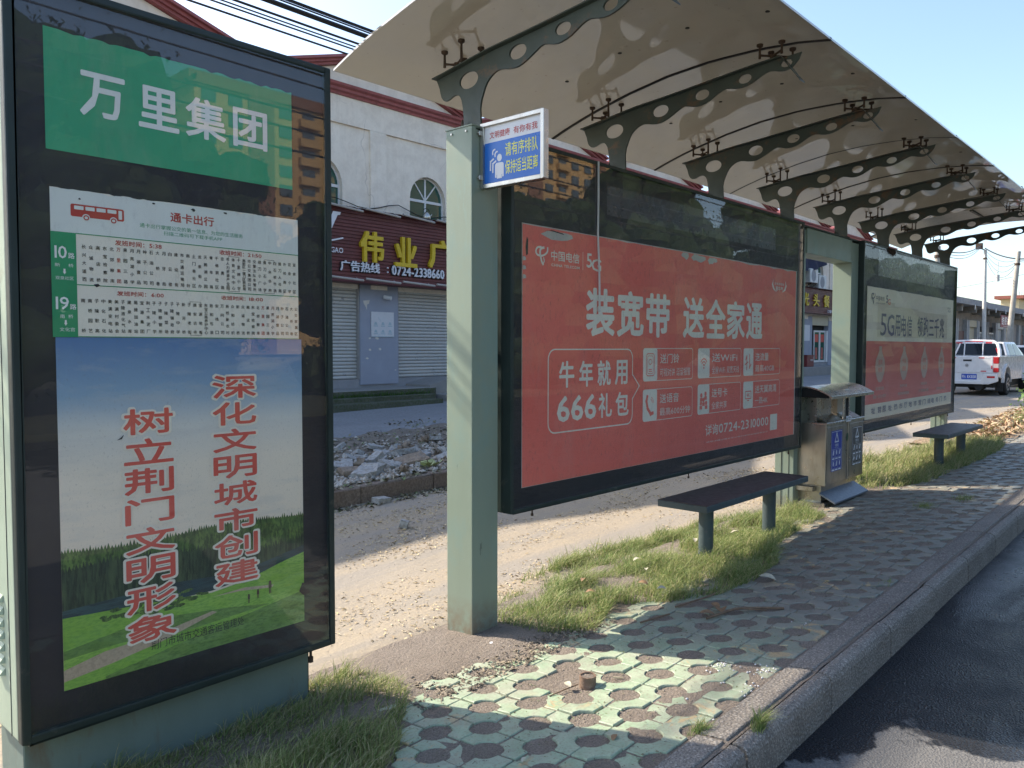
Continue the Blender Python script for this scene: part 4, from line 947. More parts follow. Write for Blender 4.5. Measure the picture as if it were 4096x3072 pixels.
for (sx0, ms, lb_, a1) in ((7.435, BLUS, 'blue recycling sticker', '可回收物'), (7.985, GRYS, 'grey refuse sticker', '其他垃圾')):
    b = MB(); rect(b, PB, sx0, .345, sx0+.28, .725, .0006, 0); s_ = b.build('sticker', ms, BN); s_['label'] = lb_
    b = MB(); strokes(b, PB, rrect(sx0+.012, .355, sx0+.268, .715, .004), .004, .0012, closed=True)
    strokes(b, PB, [(sx0+.095, .62), (sx0+.185, .62), (sx0+.14, .70)], .012, .0012, closed=True)
    if ms is GRYS: rect(b, PB, sx0+.13, .605, sx0+.15, .635, .0014)
    text(b, PB, a1, sx0+.095, .575, sx0+.185, .600, .0012, .01); text(b, PB, 'Recyclable' if ms is BLUS else 'Other waste', sx0+.095, .56, sx0+.185, .571, .0012)
    for q in range(3):
        for rr in range(2):
            cx = sx0+.06+q*.08; cz = .52-.105*rr
            strokes(b, PB, rrect(cx-.034, cz-.045, cx+.034, cz+.03, .003), .002, .0012, closed=True)
            if (q+rr) % 2: disc(b, PB, cx, cz, .012, .024, .0012, 0, 10)
            else: poly(b, PB, [(cx-.018, cz-.02), (cx+.004, cz-.026), (cx+.02, cz+.018), (cx+.002, cz+.026)], .0012)
            rect(b, PB, cx-.03, cz-.064, cx+.03, cz-.052, .0012)
    b.build('sticker_print', WH, s_)
b = MB(); disc(b, PB, 7.845, .64, .028, .042, .0008, 0, 14); rect(b, PB, 7.842, .44, 7.848, .61, .0008); b.build('lock_sticker', pm('dark_green_sticker', (.01, .06, .03), .4, bump=0), BN)

# ================================================================== SHOP ROW across the lane (facade plane Y = 14)
WALL = m_soil('cream_render_wall', (.86, .77, .66), (.80, .71, .60), (.72, .63, .53), 3.5, .15, .004, .6)
def add_cracks():
    t = WALL.node_tree; bs = [n for n in t.nodes if n.type == 'BSDF_PRINCIPLED'][0]; src = bs.inputs['Base Color'].links[0].from_socket
    g = t.nodes.new('ShaderNodeNewGeometry'); nn = t.nodes.new('ShaderNodeTexNoise'); nn.inputs['Scale'].default_value = 1.5; t.links.new(g.outputs[0], nn.inputs[0])
    mx = t.nodes.new('ShaderNodeMix'); mx.data_type = 'VECTOR'; mx.inputs[0].default_value = .45; t.links.new(g.outputs[0], mx.inputs[4]); t.links.new(nn.outputs[1], mx.inputs[5])
    vo = t.nodes.new('ShaderNodeTexVoronoi'); vo.feature = 'DISTANCE_TO_EDGE'; vo.inputs['Scale'].default_value = 1.1; t.links.new(mx.outputs[1], vo.inputs['Vector'])
    rp = t.nodes.new('ShaderNodeValToRGB'); rp.color_ramp.elements[0].position = .0; rp.color_ramp.elements[0].color = (.45, .45, .45, 1); rp.color_ramp.elements[1].position = .008; rp.color_ramp.elements[1].color = (0, 0, 0, 1); t.links.new(vo.outputs[0], rp.inputs[0])
    gt = t.nodes.new('ShaderNodeTexNoise'); gt.inputs['Scale'].default_value = .8; t.links.new(g.outputs[0], gt.inputs[0]); gr = t.nodes.new('ShaderNodeMapRange'); gr.inputs[1].default_value = .5; gr.inputs[2].default_value = .6; t.links.new(gt.outputs[0], gr.inputs[0]); gm = t.nodes.new('ShaderNodeMath'); gm.operation = 'MULTIPLY'; t.links.new(gr.outputs[0], gm.inputs[0]); t.links.new(rp.outputs[0], gm.inputs[1])
    m2 = t.nodes.new('ShaderNodeMix'); m2.data_type = 'RGBA'; t.links.new(gm.outputs[0], m2.inputs[0]); t.links.new(src, m2.inputs[6]); m2.inputs[7].default_value = (.30, .26, .23, 1); t.links.new(m2.outputs[2], bs.inputs['Base Color'])
add_cracks()
def wall_stains():
    t = WALL.node_tree; bs = [n for n in t.nodes if n.type == 'BSDF_PRINCIPLED'][0]; src = bs.inputs['Base Color'].links[0].from_socket
    g = t.nodes.new('ShaderNodeNewGeometry')
    for sc, st, a, b_, k, c in ((3.0, (1, 1, .10), .54, .74, .28, (.52, .45, .37)), (14, (1, 1, .06), .60, .74, .28, (.46, .40, .33)), (1.2, (1, 1, 1), .58, .74, .22, (.60, .53, .44))):
        mp = t.nodes.new('ShaderNodeMapping'); mp.inputs['Scale'].default_value = st; t.links.new(g.outputs[0], mp.inputs[0]); n = t.nodes.new('ShaderNodeTexNoise'); n.inputs['Scale'].default_value = sc; n.inputs['Detail'].default_value = 6; n.inputs['Roughness'].default_value = .65; t.links.new(mp.outputs[0], n.inputs[0])
        r = t.nodes.new('ShaderNodeMapRange'); r.inputs[1].default_value = a; r.inputs[2].default_value = b_; r.inputs[4].default_value = k; t.links.new(n.outputs[0], r.inputs[0])
        m2 = t.nodes.new('ShaderNodeMix'); m2.data_type = 'RGBA'; t.links.new(r.outputs[0], m2.inputs[0]); t.links.new(src, m2.inputs[6]); m2.inputs[7].default_value = (*c, 1); src = m2.outputs[2]
    t.links.new(src, bs.inputs['Base Color'])
wall_stains()
MAROON = pm('maroon_moulding', (.33, .10, .10), .65, var=.15, scale=5, dirt=(.20, .07, .07), dscale=8, bump=.1, streak=True)
SIGNB = pm('maroon_sign_slat', (.135, .032, .034), .5, var=.12, scale=3, dirt=(.10, .02, .02), dscale=6, bump=.05, rnd=.25)
SHUT = pm('grey_shutter_slat', (.50, .49, .46), .5, var=.06, scale=3, dirt=(.15, .16, .18), dscale=6, dthr=.595, damt=.9, bump=.05, rnd=.12)
SHUTC = pm('cream_shutter_slat', (.50, .44, .31), .5, var=.06, scale=3, dirt=(.3, .25, .17), dscale=5, dthr=.64, damt=.7, bump=.05, rnd=.12)
BLUEG = pm('blue_grey_pier_paint', (.29, .31, .37), .7, var=.07, scale=2, dirt=(.50, .48, .46), dscale=3, dthr=.66, damt=.9, bump=.15)
ALU = pm('white_window_frame', (.66, .66, .66), .4, var=.05, bump=0)
YL = pm('yellow_sign_letter', (.62, .43, .02), .45, var=.06, bump=0); YLS = YL
WL = pm('white_sign_letter', (.68, .68, .72), .45, var=.05, bump=0)
ROW = thing('shop_row', 'two storey cream shop row with maroon gables and arched windows across the dirt lane', 'building', (12, 14, 0))
YW = 14.0
b = MB()
# wall slabs with window openings: built from strips
win_c = [12.635 + 2.97*i for i in range(-4, 12)]
WW, WZ0, WZS = .555, 3.95, 4.885
edges = [-3.0]
for c in win_c: edges += [c-WW, c+WW]
edges.append(47.0)
b.box(-3, 47, YW, YW+.25, 2.75, WZ0)
for i in range(0, len(edges), 2):
    xa_, xb_ = edges[i], edges[i+1]
    if xb_ > xa_: b.box(xa_, xb_, YW, YW+.25, WZ0, 5.46)
b.box(-3, 47, YW, YW+.25, 5.46, 6.93)
for c in win_c:   # spandrels round the arch
    n = 12
    pts = [(c-WW, 5.46), (c+WW, 5.46)] + [(c+WW*math.cos(math.pi*i/n), WZS+WW*math.sin(math.pi*i/n)) for i in range(n+1)]
    for i in range(n):
        a0, a1 = math.pi*i/n, math.pi*(i+1)/n
        q = [(c+WW*math.cos(a0), WZS+WW*math.sin(a0)), (c+WW*math.cos(a0), 5.46), (c+WW*math.cos(a1), 5.46), (c+WW*math.cos(a1), WZS+WW*math.sin(a1))]
        b.prism(q, 'y', YW, YW+.25)
b.box(-3, 47, YW+.25, YW+7, .2, 6.93)      # body behind
wl_ = b.build('wall', WALL, ROW)
b = MB()
for i in range(-2, 7): # pilasters and recess ledge
    px = 11.215 + 5.94*i if False else 11.22 + 2.97*i
for i in range(-4, 12):
    px = 11.15 + 2.97*i; b.box(px-.22, px+.22, YW-.05, YW, 2.75, 6.17)
b.box(-3, 47, YW-.05, YW, 6.172, 6.74)
b.build('pilaster_and_frieze', WALL, ROW)
# cornice and gables
b = MB(); prof_c = [(YW+.0, 6.74), (YW-.08, 6.74), (YW-.10, 6.79), (YW-.16, 6.81), (YW-.17, 6.86), (YW-.24, 6.89), (YW-.26, 6.935), (YW+.0, 6.935)]
b.prism(prof_c, 'x', -3, 47); b.build('cornice', MAROON, ROW)
for gc in (5.23, 11.265, 16.85, 22.52, 28.75, 34.5, 40.3):
    hw = 2.62
    b = MB(); b.prism([(gc-hw+.1, 6.936), (gc+hw-.1, 6.936), (gc, 7.70)], 'y', YW+.01, YW+.16); gw = b.build('gable_wall', WALL, ROW)
    b = MB()
    for s_ in (-1, 1):
        for off_, dep, h0, h1 in ((0, .10, 0, .055), (0, .16, .055, .115), (0, .24, .115, .17)):
            p0 = (gc+s_*(hw+.08), 6.90+h0), (gc+s_*(hw+.08), 6.90+h1); p1 = (gc, 7.71+h0), (gc, 7.71+h1)
            b.prism([p0[0], p1[0], p1[1], p0[1]], 'y', YW-dep, YW+.16)
    b.build('gable_rake', MAROON, ROW)
# windows
def arch_window(c):
    b = MB(); y0, y1 = YW+.10, YW+.15; f = .035
    b.box(c-WW, c-WW+f, y0, y1, WZ0, WZS); b.box(c+WW-f, c+WW, y0, y1, WZ0, WZS); b.box(c-WW+f, c+WW-f, y0, y1, WZS-.03, WZS+.03); b.box(c-.022, c+.022, y0, y1, WZ0, WZS-.031); b.box(c-.02, c+.02, y0, y1, WZS+.031, WZS+WW-.01)
    n = 16
    for i in range(n):
        a0, a1 = math.pi*i/n, math.pi*(i+1)/n
        q = [(c+r_*math.cos(a_), WZS+r_*math.sin(a_)) for r_, a_ in ((WW-f, a0), (WW, a0), (WW, a1), (WW-f, a1))]; b.prism(q, 'y', y0, y1)
    for a_ in (50, 130):
        d_ = Vector((math.cos(R(a_)), math.sin(R(a_)))); n_ = Vector((-d_.y, d_.x))*.014; p0 = Vector((c, WZS+.02)); p1 = p0 + d_*(WW-.02)
        b.prism([tuple(p0+n_), tuple(p0-n_), tuple(p1-n_), tuple(p1+n_)], 'y', y0+.004, y1-.004)
    fr = b.build('window_frame', ALU, ROW)
    g = MB(); pts = [(c-WW, WZ0), (c+WW, WZ0)] + [(c+WW*math.cos(math.pi*i/14), WZS+WW*math.sin(math.pi*i/14)) for i in range(15)]
    g.prism(pts, 'y', YW+.12, YW+.126); g.build('window_pane', WGLASS, fr)
for c in win_c: arch_window(c)
# ground floor piers, shutters
b = MB(); b.box(-3, 47, YW+.02, YW+.3, .2, .80)
b.build('plinth', pm('plinth_render', (.27, .27, .28), .8, var=.12, scale=3, dirt=(.20, .09, .06), dscale=5, dthr=.66, damt=.6, bump=.2), ROW)
bays = [(-1.9, .55, None), (1.75, 4.3, SHUT), (4.95, 7.15, SHUT), (8.0, 10.64, SHUT), (11.70, 14.35, SHUT), (15.4, 18.0, SHUTC), (19.0, 21.6, SHUT), (22.6, 25.2, SHUT), (26.2, 28.8, SHUTC), (29.8, 32.6, SHUT)]
prev = -3
for xa_, xb_, ms in bays + [(35.70, 37.65, 'door')]:
    b = MB(); b.box(prev, xa_, YW-.02, YW+.3, .68, 2.9); b.build('pier', BLUEG, ROW); prev = xb_
b = MB(); b.box(37.65, 47, YW-.02, YW+.3, .68, 2.9); b.build('pier', BLUEG, ROW)
slm = {}
def shutter(xa_, xb_, z0, z1, ms, par, y=YW+.10, pitch=.076):
    L_ = xb_-xa_-.06; key = (round(L_, 3), ms.name)
    if key not in slm:
        m = MB(); pr = [(.0, .0), (-.018, .012), (-.022, .035), (-.016, .056), (0, .066), (.004, .070), (.004, 0)]
        m.prism(pr, 'x', 0, L_); t_ = m.build('slat', ms); slm[key] = t_.data; bpy.data.objects.remove(t_)
    z = z0; base = wloc(par)
    while z < z1-.03:
        o = bpy.data.objects.new('slat', slm[key]); COL.objects.link(o); o.parent = par; o.location = Vector((xa_+.03, y, z)) - base; z += pitch
for xa_, xb_, ms in bays:
    b = MB(); b.box(xa_, xa_+.03, YW+.0, YW+.14, .8, 2.85); b.box(xb_-.03, xb_, YW, YW+.14, .8, 2.85); b.box(xa_+.03, xb_-.03, YW+.12, YW+.14, .8, 2.85)
    sh_ = b.build('roller_shutter', pm('shutter_guide', (.30, .29, .28), .6, bump=.1), ROW)
    if ms and 7 < xa_ < 12: shutter(xa_, xb_, .81, 2.82, ms, sh_)
    elif ms:
        m = MB(); z = .81
        while z < 2.8: m.prism([(YW+.10, z), (YW+.082, z+.012), (YW+.078, z+.035), (YW+.084, z+.056), (YW+.10, z+.066), (YW+.104, z+.07), (YW+.104, z)], 'x', xa_+.03, xb_-.03); z += .076
        kind(m.build('slats', ms, sh_), 'stuff')
# notice, peeled patches, camera on the pier
b = MB(); b.box(10.93, 11.56, YW-.04, YW-.022, 1.72, 2.27); nb = b.build('notice_board', pm('faded_notice_print', (.60, .60, .62), .5, var=.06, scale=6, dirt=(.40, .48, .52), dscale=6, dthr=.55, damt=.5, bump=0), ROW)
PN = Plane((0, YW-.0405, 0), (1, 0, 0), (0, 0, 1)); b = MB(); rect(b, PN, 10.94, 1.722, 11.55, 1.735, .001)
for q in range(3):
    for rr in range(2): cx = 11.05+.2*q; cz = 2.02-.17*rr; rect(b, PN, cx-.06, cz-.07, cx+.06, cz-.05, .001); poly(b, PN, [(cx-.05, cz-.03), (cx+.045, cz-.035), (cx+.02, cz+.025), (cx-.02, cz+.03)], .001)
b.build('notice_print', pm('faded_teal_ink', (.36, .47, .52), .5, var=.1, bump=0), nb)
b = MB(); PN = Plane((0, YW-.0205, 0), (1, 0, 0), (0, 0, 1))
poly(b, PN, [(10.72, 2.5), (10.90, 2.52), (10.88, 2.44), (10.83, 2.42), (10.82, 2.30), (10.80, 2.36), (10.74, 2.44)], .001)
for cx, cz, s_ in ((10.90, 1.44, .05), (11.18, 1.45, .06), (10.82, 1.25, .05), (10.9, 1.69, .04), (11.1, 1.69, .07), (11.62, .98, .03)):
    poly(b, PN, [(cx+s_*random.uniform(.5, 1)*math.cos(t_), cz+s_*.6*random.uniform(.5, 1)*math.sin(t_)) for t_ in np.linspace(0, 5.5, 8)], .0012)
b.build('peeled_patch', pm('peeled_plaster', (.60, .56, .50), .8, bump=.1), ROW)
b = MB(); b.tube([(11.30, YW-.02, 2.62), (11.30, YW-.10, 2.60)], .02, 8); b.tube([(11.27, YW-.06, 2.60), (11.36, YW-.2, 2.57)], [.045, .045], 12); b.build('security_camera', ALU, ROW, smooth=True)
b = MB(); n_ = 30; b.tube([(7.2+.28*i, YW-.07, 4.62-.05*math.sin(i*1.1)-.10*math.sin(math.pi*(i % 8)/8)) for i in range(n_)], .010, 5); b.build('wall_cable', DARKM, ROW)
# corrugated canopy edge + slatted sign
def sign_board(xa_, xb_, z0, z1, label, letters):
    y0 = YW-.42
    s_ = thing('shop_sign', label, 'shop sign', ((xa_+xb_)/2, y0, z0))
    b = MB(); b.box(xa_, xb_, y0+.03, YW-.052, z0, z1-.02); b.build('sign_box', SIGNB, s_)
    n = int((z1-z0-.04)/.070); m = MB(); m.prism([(0, .003), (-.016, .008), (-.016, .058), (0, .064)], 'x', 0, xb_-xa_); t_ = m.build('slat', SIGNB); me = t_.data; bpy.data.objects.remove(t_)
    for i in range(n+1):
        o = bpy.data.objects.new('slat', me); COL.objects.link(o); o.parent = s_; o.location = Vector((xa_, y0+.03 + random.uniform(-.003, .003), z0+i*.0705)) - s_.location
    m = MB(); V = []; n = int((xb_-xa_)/.05)
    for i in range(n+1):
        x_ = xa_+(xb_-xa_)*i/n; w_ = .014*math.sin(i*math.pi/2)
        V += [(x_, y0-.10, z1+w_-.03), (x_, YW-.052, z1+w_+.06)]
    m.add(V, [[i*2, i*2+2, i*2+3, i*2+1] for i in range(n)]); m.build('corrugated_canopy', pm('dark_maroon_corrugated', (.07, .025, .028), .6, bump=0), s_)
    return s_, Plane((0, y0+.012, 0), (1, 0, 0), (0, 0, 1)), y0
s1, PL, y0 = sign_board(7.3, 14.6, 2.84, 4.39, 'long maroon slatted shop sign with yellow characters and a phone number', None)
def mz(px_, py_):   # pixel of the photograph -> (x,z) on the sign face
    d = _F + _R2*((px_-2048)/FPX) - _U2*((py_-1536)/FPX); k = (y0+.0)/d.y; return d.x*k, 1.5+d.z*k
zf5 = lambda a, c: mz(1300+a/2.371, 800+c/2.371)
m = MB()
for s_, (a, c), (e, g_) in (('伟', (320, 585), (545, 280)), ('业', (650, 630), (860, 335)), ('广', (970, 645), (1215, 385)), ('告', (1320, 690), (1530, 430))):
    x0, z0 = zf5(a, c); x1, z1 = zf5(e, g_); zb_ = min(z0, z1)
    text(m, PL, s_, x0, zb_, x1, zb_+.66, .075, .035, depth=.07)
m.build('yellow_lettering', YL, s1)
m = MB(); x0, z0 = zf5(140, 730); x1, _ = zf5(512, 730); xq0, zq = zf5(628, 775); xq1, _ = zf5(1122, 775)
text(m, PL, '广告热线', x0, 3.06, x1, 3.28, .05, .02, depth=.03); text(m, PL, ':', xq0-.13, 3.09, xq0-.10, 3.22, .05, .02, depth=.03); text(m, PL, '0724-2338660', xq0, 3.06, xq1, 3.27, .05, .025, depth=.03)
xv, zv_ = zf5(20, 450); xv2, _ = zf5(135, 450)
poly(m, PL, [(xv-.42, 4.02), (xv-.27, 4.02), (xv-.13, 3.70), (xv2-.17, 4.24), (xv2+.02, 4.24), (xv2+.0, 4.18), (xv2-.06, 4.17), (xv-.05, 3.62), (xv-.2, 3.62)], .05)
strokes(m, PL, [(xv-.5, 3.50), (xv2+.06, 3.72)], .03, .05)
text(m, PL, 'WEI YE GUANG GAO', xv-1.0, 3.41, xv2+.07, 3.52, .05, .02, skew=0)
m.build('white_lettering', WL, s1)
m = MB(); text(m, PL, '广告热线', x0-.02, 3.045, x1+.0, 3.285, .022, .05, depth=.02); text(m, PL, '0724-2338660', xq0-.02, 3.045, xq1+.0, 3.28, .022, .06, depth=.02); m.build('dark_letter_shadow', DARKM, s1)
TUBEM = pm('dusty_lamp_tube', (.42, .38, .34), .5, var=.15, scale=4, bump=0)
x_ = 7.4
while x_ < 14.4:
    for zt_, dr in ((4.33, -.05), (2.88, .0)):
        MB().tube([(x_, y0-.14, zt_+.04), (x_+.92, y0-.15, zt_+dr*.6)], .024, 8).build('tube_lamp', TUBEM, s1, smooth=True)
        MB().tube([(x_+.86, y0-.15, zt_-.01), (x_+.86, y0+.02, zt_+.06)], .010, 6).build('lamp_bracket', TUBEM, s1)
    x_ += 1.0
s2, PL2, y02 = sign_board(32.4, 38.35, 3.00, 4.12, 'maroon slatted restaurant sign with three yellow characters, seen through the portal', None)
m = MB()
for s_, x0 in (('光', 33.45), ('头', 34.60), ('餐', 35.80)): text(m, PL2, s_, x0+.1, 3.30, x0+.76, 3.85, .05, .02, depth=.04)
text(m, PL2, '馆', 37.1, 3.30, 37.7, 3.85, .05, .02, depth=.04); m.build('yellow_lettering', YL, s2)
m = MB(); text(m, PL2, '订餐电话', 36.3, 3.06, 37.3, 3.20, .05, .02, depth=.01); m.build('white_lettering', WL, s2)
# restaurant bay: open shutter, glass doors, red posters
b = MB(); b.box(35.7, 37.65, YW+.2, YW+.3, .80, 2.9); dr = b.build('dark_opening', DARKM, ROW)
b = MB(); b.box(35.71, 37.63, YW-.01, YW+.12, 2.50, 2.95); rs = b.build('rolled_shutter', SHUTC, ROW, bevel=.02)
for q in range(6): MB().box(35.70, 37.64, YW-.016, YW-.009, 2.52+q*.07, 2.53+q*.07).build('shutter_rib', SHUTC, rs)
for xa_, xb_ in ((36.10, 36.75), (36.79, 37.42)):
    b = MB(); b.box(xa_, xa_+.06, YW+.04, YW+.09, .82, 2.28); b.box(xb_-.06, xb_, YW+.04, YW+.09, .82, 2.28); b.box(xa_+.06, xb_-.06, YW+.04, YW+.09, 2.2, 2.28); b.box(xa_+.06, xb_-.06, YW+.04, YW+.09, .82, .92); gd = b.build('glass_door', ALU, ROW)
    MB().box(xa_+.06, xb_-.06, YW+.06, YW+.066, .92, 2.2).build('door_pane', WGLASS, gd)
    b = MB(); b.box(xa_+.12, xb_-.12, YW+.055, YW+.059, 1.75, 2.10); rp_ = b.build('red_poster', pm('red_door_poster', (.55, .03, .02), .5, bump=0), gd)
    MB().box(xa_+.2, xb_-.22, YW+.055, YW+.059, .98, 1.5).build('red_goods', pm('red_goods_print', (.40, .06, .05), .5, var=.4, scale=9, bump=0), gd)
MB().box(37.45, 37.63, YW-.01, YW+.1, .82, 2.28).build('door_jamb', ALU, ROW)
MB().box(34.7, 35.4, YW-.035, YW-.022, 1.80, 2.50).build('notice_board', _mc['faded_notice_print'], ROW)
rb = thing('red_crate', 'dark red box standing by the restaurant door', 'crate', (33.95, 13.4, .68)); b = MB(); b.box(33.6, 34.35, 13.35, 13.75, .68, 1.15); b.build('box', pm('dark_red_plastic', (.16, .02, .02), .5, bump=0), rb, bevel=.015); b = MB(); PR = Plane((0, 13.348, 0), (1, 0, 0), (0, 0, 1)); text(b, PR, '饮用水', 33.95, .92, 34.25, 1.0, .002, .01); b.build('lettering', WH, rb); MB().box(33.58, 34.37, 13.33, 13.77, 1.151, 1.18).build('lid', _mc['dark_red_plastic'], rb)
ACW = pm('white_ac_casing', (.62, .62, .60), .5, var=.05, scale=5, dirt=(.4, .36, .3), dscale=6, bump=0)
for (cx, cz, lab) in ((34.75, 4.62, 'white air conditioner unit on brackets, the higher and left of the two'), (35.75, 4.40, 'white air conditioner unit on brackets, the lower and right of the two')):
    a = thing('air_conditioner', lab, 'air conditioner', (cx, 13.75, cz-.3))
    b = MB(); b.box(cx-.42, cx+.42, 13.55, 13.95, cz-.30, cz+.30); b.build('casing', ACW, a, bevel=.02)
    b = MB()
    for q in range(10): b.box(cx-.425, cx-.42, 13.60, 13.90, cz-.25+q*.05, cz-.235+q*.05)
    b.build('side_grille', DARKM, a)
    b = MB(); PA = Plane((0, 13.549, 0), (1, 0, 0), (0, 0, 1)); ring(b, PA, cx-.08, cz, .26, .26, .02, .003); ring(b, PA, cx-.08, cz, .18, .18, .012, .003); ring(b, PA, cx-.08, cz, .10, .10, .012, .003); disc(b, PA, cx-.08, cz, .24, .24, .001); b.build('fan_grille', pm('grey_fan_grille', (.25, .26, .28), .6, bump=0), a)
    b = MB()
    for dx in (-.3, .3): b.box(cx+dx-.015, cx+dx+.015, 13.55, 13.95, cz-.34, cz-.305); b.tube([(cx+dx, 13.6, cz-.34), (cx+dx, 13.94, cz-.6)], .012, 6)
    b.build('bracket', RUST, a)
# navy cloth awning above
CLO = pm('navy_cloth', (.022, .026, .055), .9, var=.2, scale=3, bump=.3, bscale=12)
V = []; nu, nv = 24, 10
for i in range(nu+1):
    for j in range(nv+1):
        u, v = i/nu, j/nv; x_ = 31.5+5.6*u; zt_ = 6.6 - (.9+.95*math.sin(math.pi*min(1, .25+u*.75))**.8)*v; V.append((x_, 13.9-.35*v-.10*math.sin(u*34)*v, zt_))
Fq = np.array([(i*(nv+1)+j, (i+1)*(nv+1)+j, (i+1)*(nv+1)+j+1, i*(nv+1)+j+1) for i in range(nu) for j in range(nv)])
aw = raw('cloth_awning', np.array(V), Fq, CLO, None, True); tag(aw, 'dark navy cloth hanging over the air conditioners above the restaurant sign', 'awning')
# kettle on the canopy before the arched window
kt = thing('kettle', 'steel kettle standing on top of the shop sign before the arched window', 'kettle', (12.42, 13.85, 4.43))
b = MB(); kx, ky, kz = 12.40, 13.80, 4.42
b.tube([(kx, ky, kz), (kx, ky, kz+.02), (kx, ky, kz+.08), (kx, ky, kz+.13), (kx, ky, kz+.16)], [.09, .10, .095, .07, .04], 18); b.build('body', STEEL, kt, smooth=True)
b = MB(); b.tube([(kx+.08, ky, kz+.06), (kx+.14, ky, kz+.10), (kx+.17, ky, kz+.14)], [.02, .014, .011], 8); b.build('spout', STEEL, kt, smooth=True)
b = MB(); b.tube([(kx+.10*math.cos(t_), ky, kz+.16+.09*math.sin(t_)) for t_ in np.linspace(.3, 2.84, 9)], .008, 6); b.tube([(kx, ky, kz+.16), (kx, ky, kz+.185)], .014, 8); b.build('handle', DARKM, kt)
# terrace and mossy steps in front of the shops
st = thing('front_steps', 'mossy concrete terrace steps running below the rolled shutters', 'steps', (10, 12.9, .2))
b = MB(); b.box(-3, 12.05, 13.12, 14.02, .1, .612); b.build('landing', CONC, st, bevel=.01)
b = MB(); b.box(-3, 11.8, 12.84, 13.118, .1, .485); b.build('step', MOSS, st, bevel=.012); b = MB(); b.box(-3, 11.75, 12.54, 12.838, .1, .395); b.build('step', MOSS, st, bevel=.012); b = MB(); b.box(-3, 12.04, 13.10, 13.117, .4, .60); b.build('riser', MOSS, st)
b = MB(); b.prism([(11.9, .15), (15, .15), (15, .80), (12.6, .80), (11.95, .66)], 'y', 13.2, 14.015); b.box(12.1, 16, 12.8, 13.19, .1, .45); b.box(12.1, 46, 13.195, 14.0, .05, .672) if False else None; b.build('ramp', CONC, st, bevel=.006)
b = MB(); b.box(16.0, 46, 13.0, 14.01, -.05, .676); b.build('long_landing', CONC, st, bevel=.01)

# ================================================================== single storey shops further along
SB = thing('single_storey_shops', 'low grey single storey shop terrace with a long concrete eave at the far right', 'building', (58, 13, 0))
GREYW = m_soil('grimy_grey_wall', (.33, .30, .26), (.26, .235, .20), (.20, .18, .155), 2.5, .2, .01, .5)
EAVE = m_soil('bare_concrete_eave', (.36, .37, .39), (.30, .31, .32), (.25, .25, .26), 3, .2, .01, .5)
b = MB(); b.box(49, 110, 13.2, 19, 0, 4.3); b.build('wall', GREYW, SB)
b = MB(); b.box(49, 60.5, 12.0, 19.2, 4.16, 4.52); b.box(60.6, 110, 12.05, 19.2, 4.10, 4.50); b.build('eave_slab', EAVE, SB)
b = MB()
for x_ in (56.8, 62.8, 66.0, 72.5): b.box(x_-.06, x_+.06, 11.96, 12.0, 3.9, 4.2)
b.build('drip_spout', ALU, SB)
for i in range(14): x_ = 51+i*3.6; MB().box(x_-.14, x_+.14, 12.2, 13.2, 3.75, 4.15).build('eave_bracket', GREYW, SB)
STN = pm('pale_stone_pier', (.38, .38, .38), .7, var=.12, scale=5, bump=.1)
for i in range(15):
    x_ = 50.6+i*2.9
    MB().box(x_, x_+.32, 12.95, 13.2, 0, 3.35).build('pier', STN, SB); MB().box(x_+.33, x_+.55, 13.08, 13.2, 0, 3.35).build('pier_side', BLUEG, SB); MB().box(x_+.56, x_+.86, 12.98, 13.2, 0, 3.35).build('pier', STN, SB)
    xa_, xb_ = x_+.9, x_+2.86
    ms = [SHUTC, 'g', 'r', SHUTC, 'd', 'd', SHUT][i % 7]
    if ms == 'g': b = MB(); b.box(xa_, xb_, 13.12, 13.2, 1.5, 3.35); b.build('roller_shutter', pm('taupe_shutter', (.27, .24, .22), .6, bump=0), SB); MB().box(xa_, xb_, 13.1, 13.19, .1, 1.5).build('window_pane', WGLASS, SB)
    elif ms == 'r': MB().box(xa_, xb_, 13.12, 13.2, .1, 2.6).build('shop_front', pm('brown_shop_front', (.17, .09, .07), .6, bump=0), SB)
    elif ms == 'd':
        d_ = MB().box(xa_, xb_, 13.15, 13.2, .1, 3.0).build('doorway', DARKM, SB)
        for q in range(4): xx = xa_+q*(xb_-xa_-.08)/3; MB().box(xx, xx+.08, 13.08, 13.149, .1, 2.5).build('door_frame', ALU, d_)
        MB().box(xa_, xb_, 13.08, 13.148, 2.5, 2.6).build('door_header', ALU, d_)
    else:
        s_ = MB().box(xa_, xb_, 13.14, 13.2, .1, 2.9).build('roller_shutter', ms, SB); MB().box(xa_-.02, xb_+.02, 12.98, 13.139, 2.9, 3.35).build('shutter_box', ms, s_)
sg = thing('vertical_sign', 'small maroon sign board with white characters under the concrete eave', 'sign', (66, 12, 3)); sg_x0, sg_x1 = 64.5, 67.6
MB().box(sg_x0, sg_x1, 11.98, 12.02, 2.95, 3.80).build('board', MAROON, sg); PV = Plane((0, 11.979, 0), (1, 0, 0), (0, 0, 1)); b = MB()
for q, s_ in enumerate('纺织袋'): text(b, PV, s_, 64.75+q*.92, 3.1, 65.5+q*.92, 3.72, .003, .02)
text(b, PV, '批发零售', 65.3, 2.99, 67.3, 3.06, .003, .01); b.build('lettering', WH, sg)
ch_ = thing('cream_house', 'sunlit cream house with a red tiled parapet behind the low shop terrace', 'building', (95, 25, 0))
CRM = m_soil('cream_house_paint', (.70, .60, .38), (.66, .56, .35), (.6, .5, .32), 2, .1, .01, .3)
b = MB(); b.box(118, 150, 20, 22, 0, 7.7); b.build('wall', CRM, ch_); MB().box(117.2, 150.5, 19.4, 22.6, 7.7, 8.1).build('parapet', pm('red_roof_tile', (.30, .10, .07), .7, bump=.2), ch_); MB().box(118, 150, 19.96, 20.0, 6.2, 6.35).build('string_course', CRM, ch_)
b = MB()
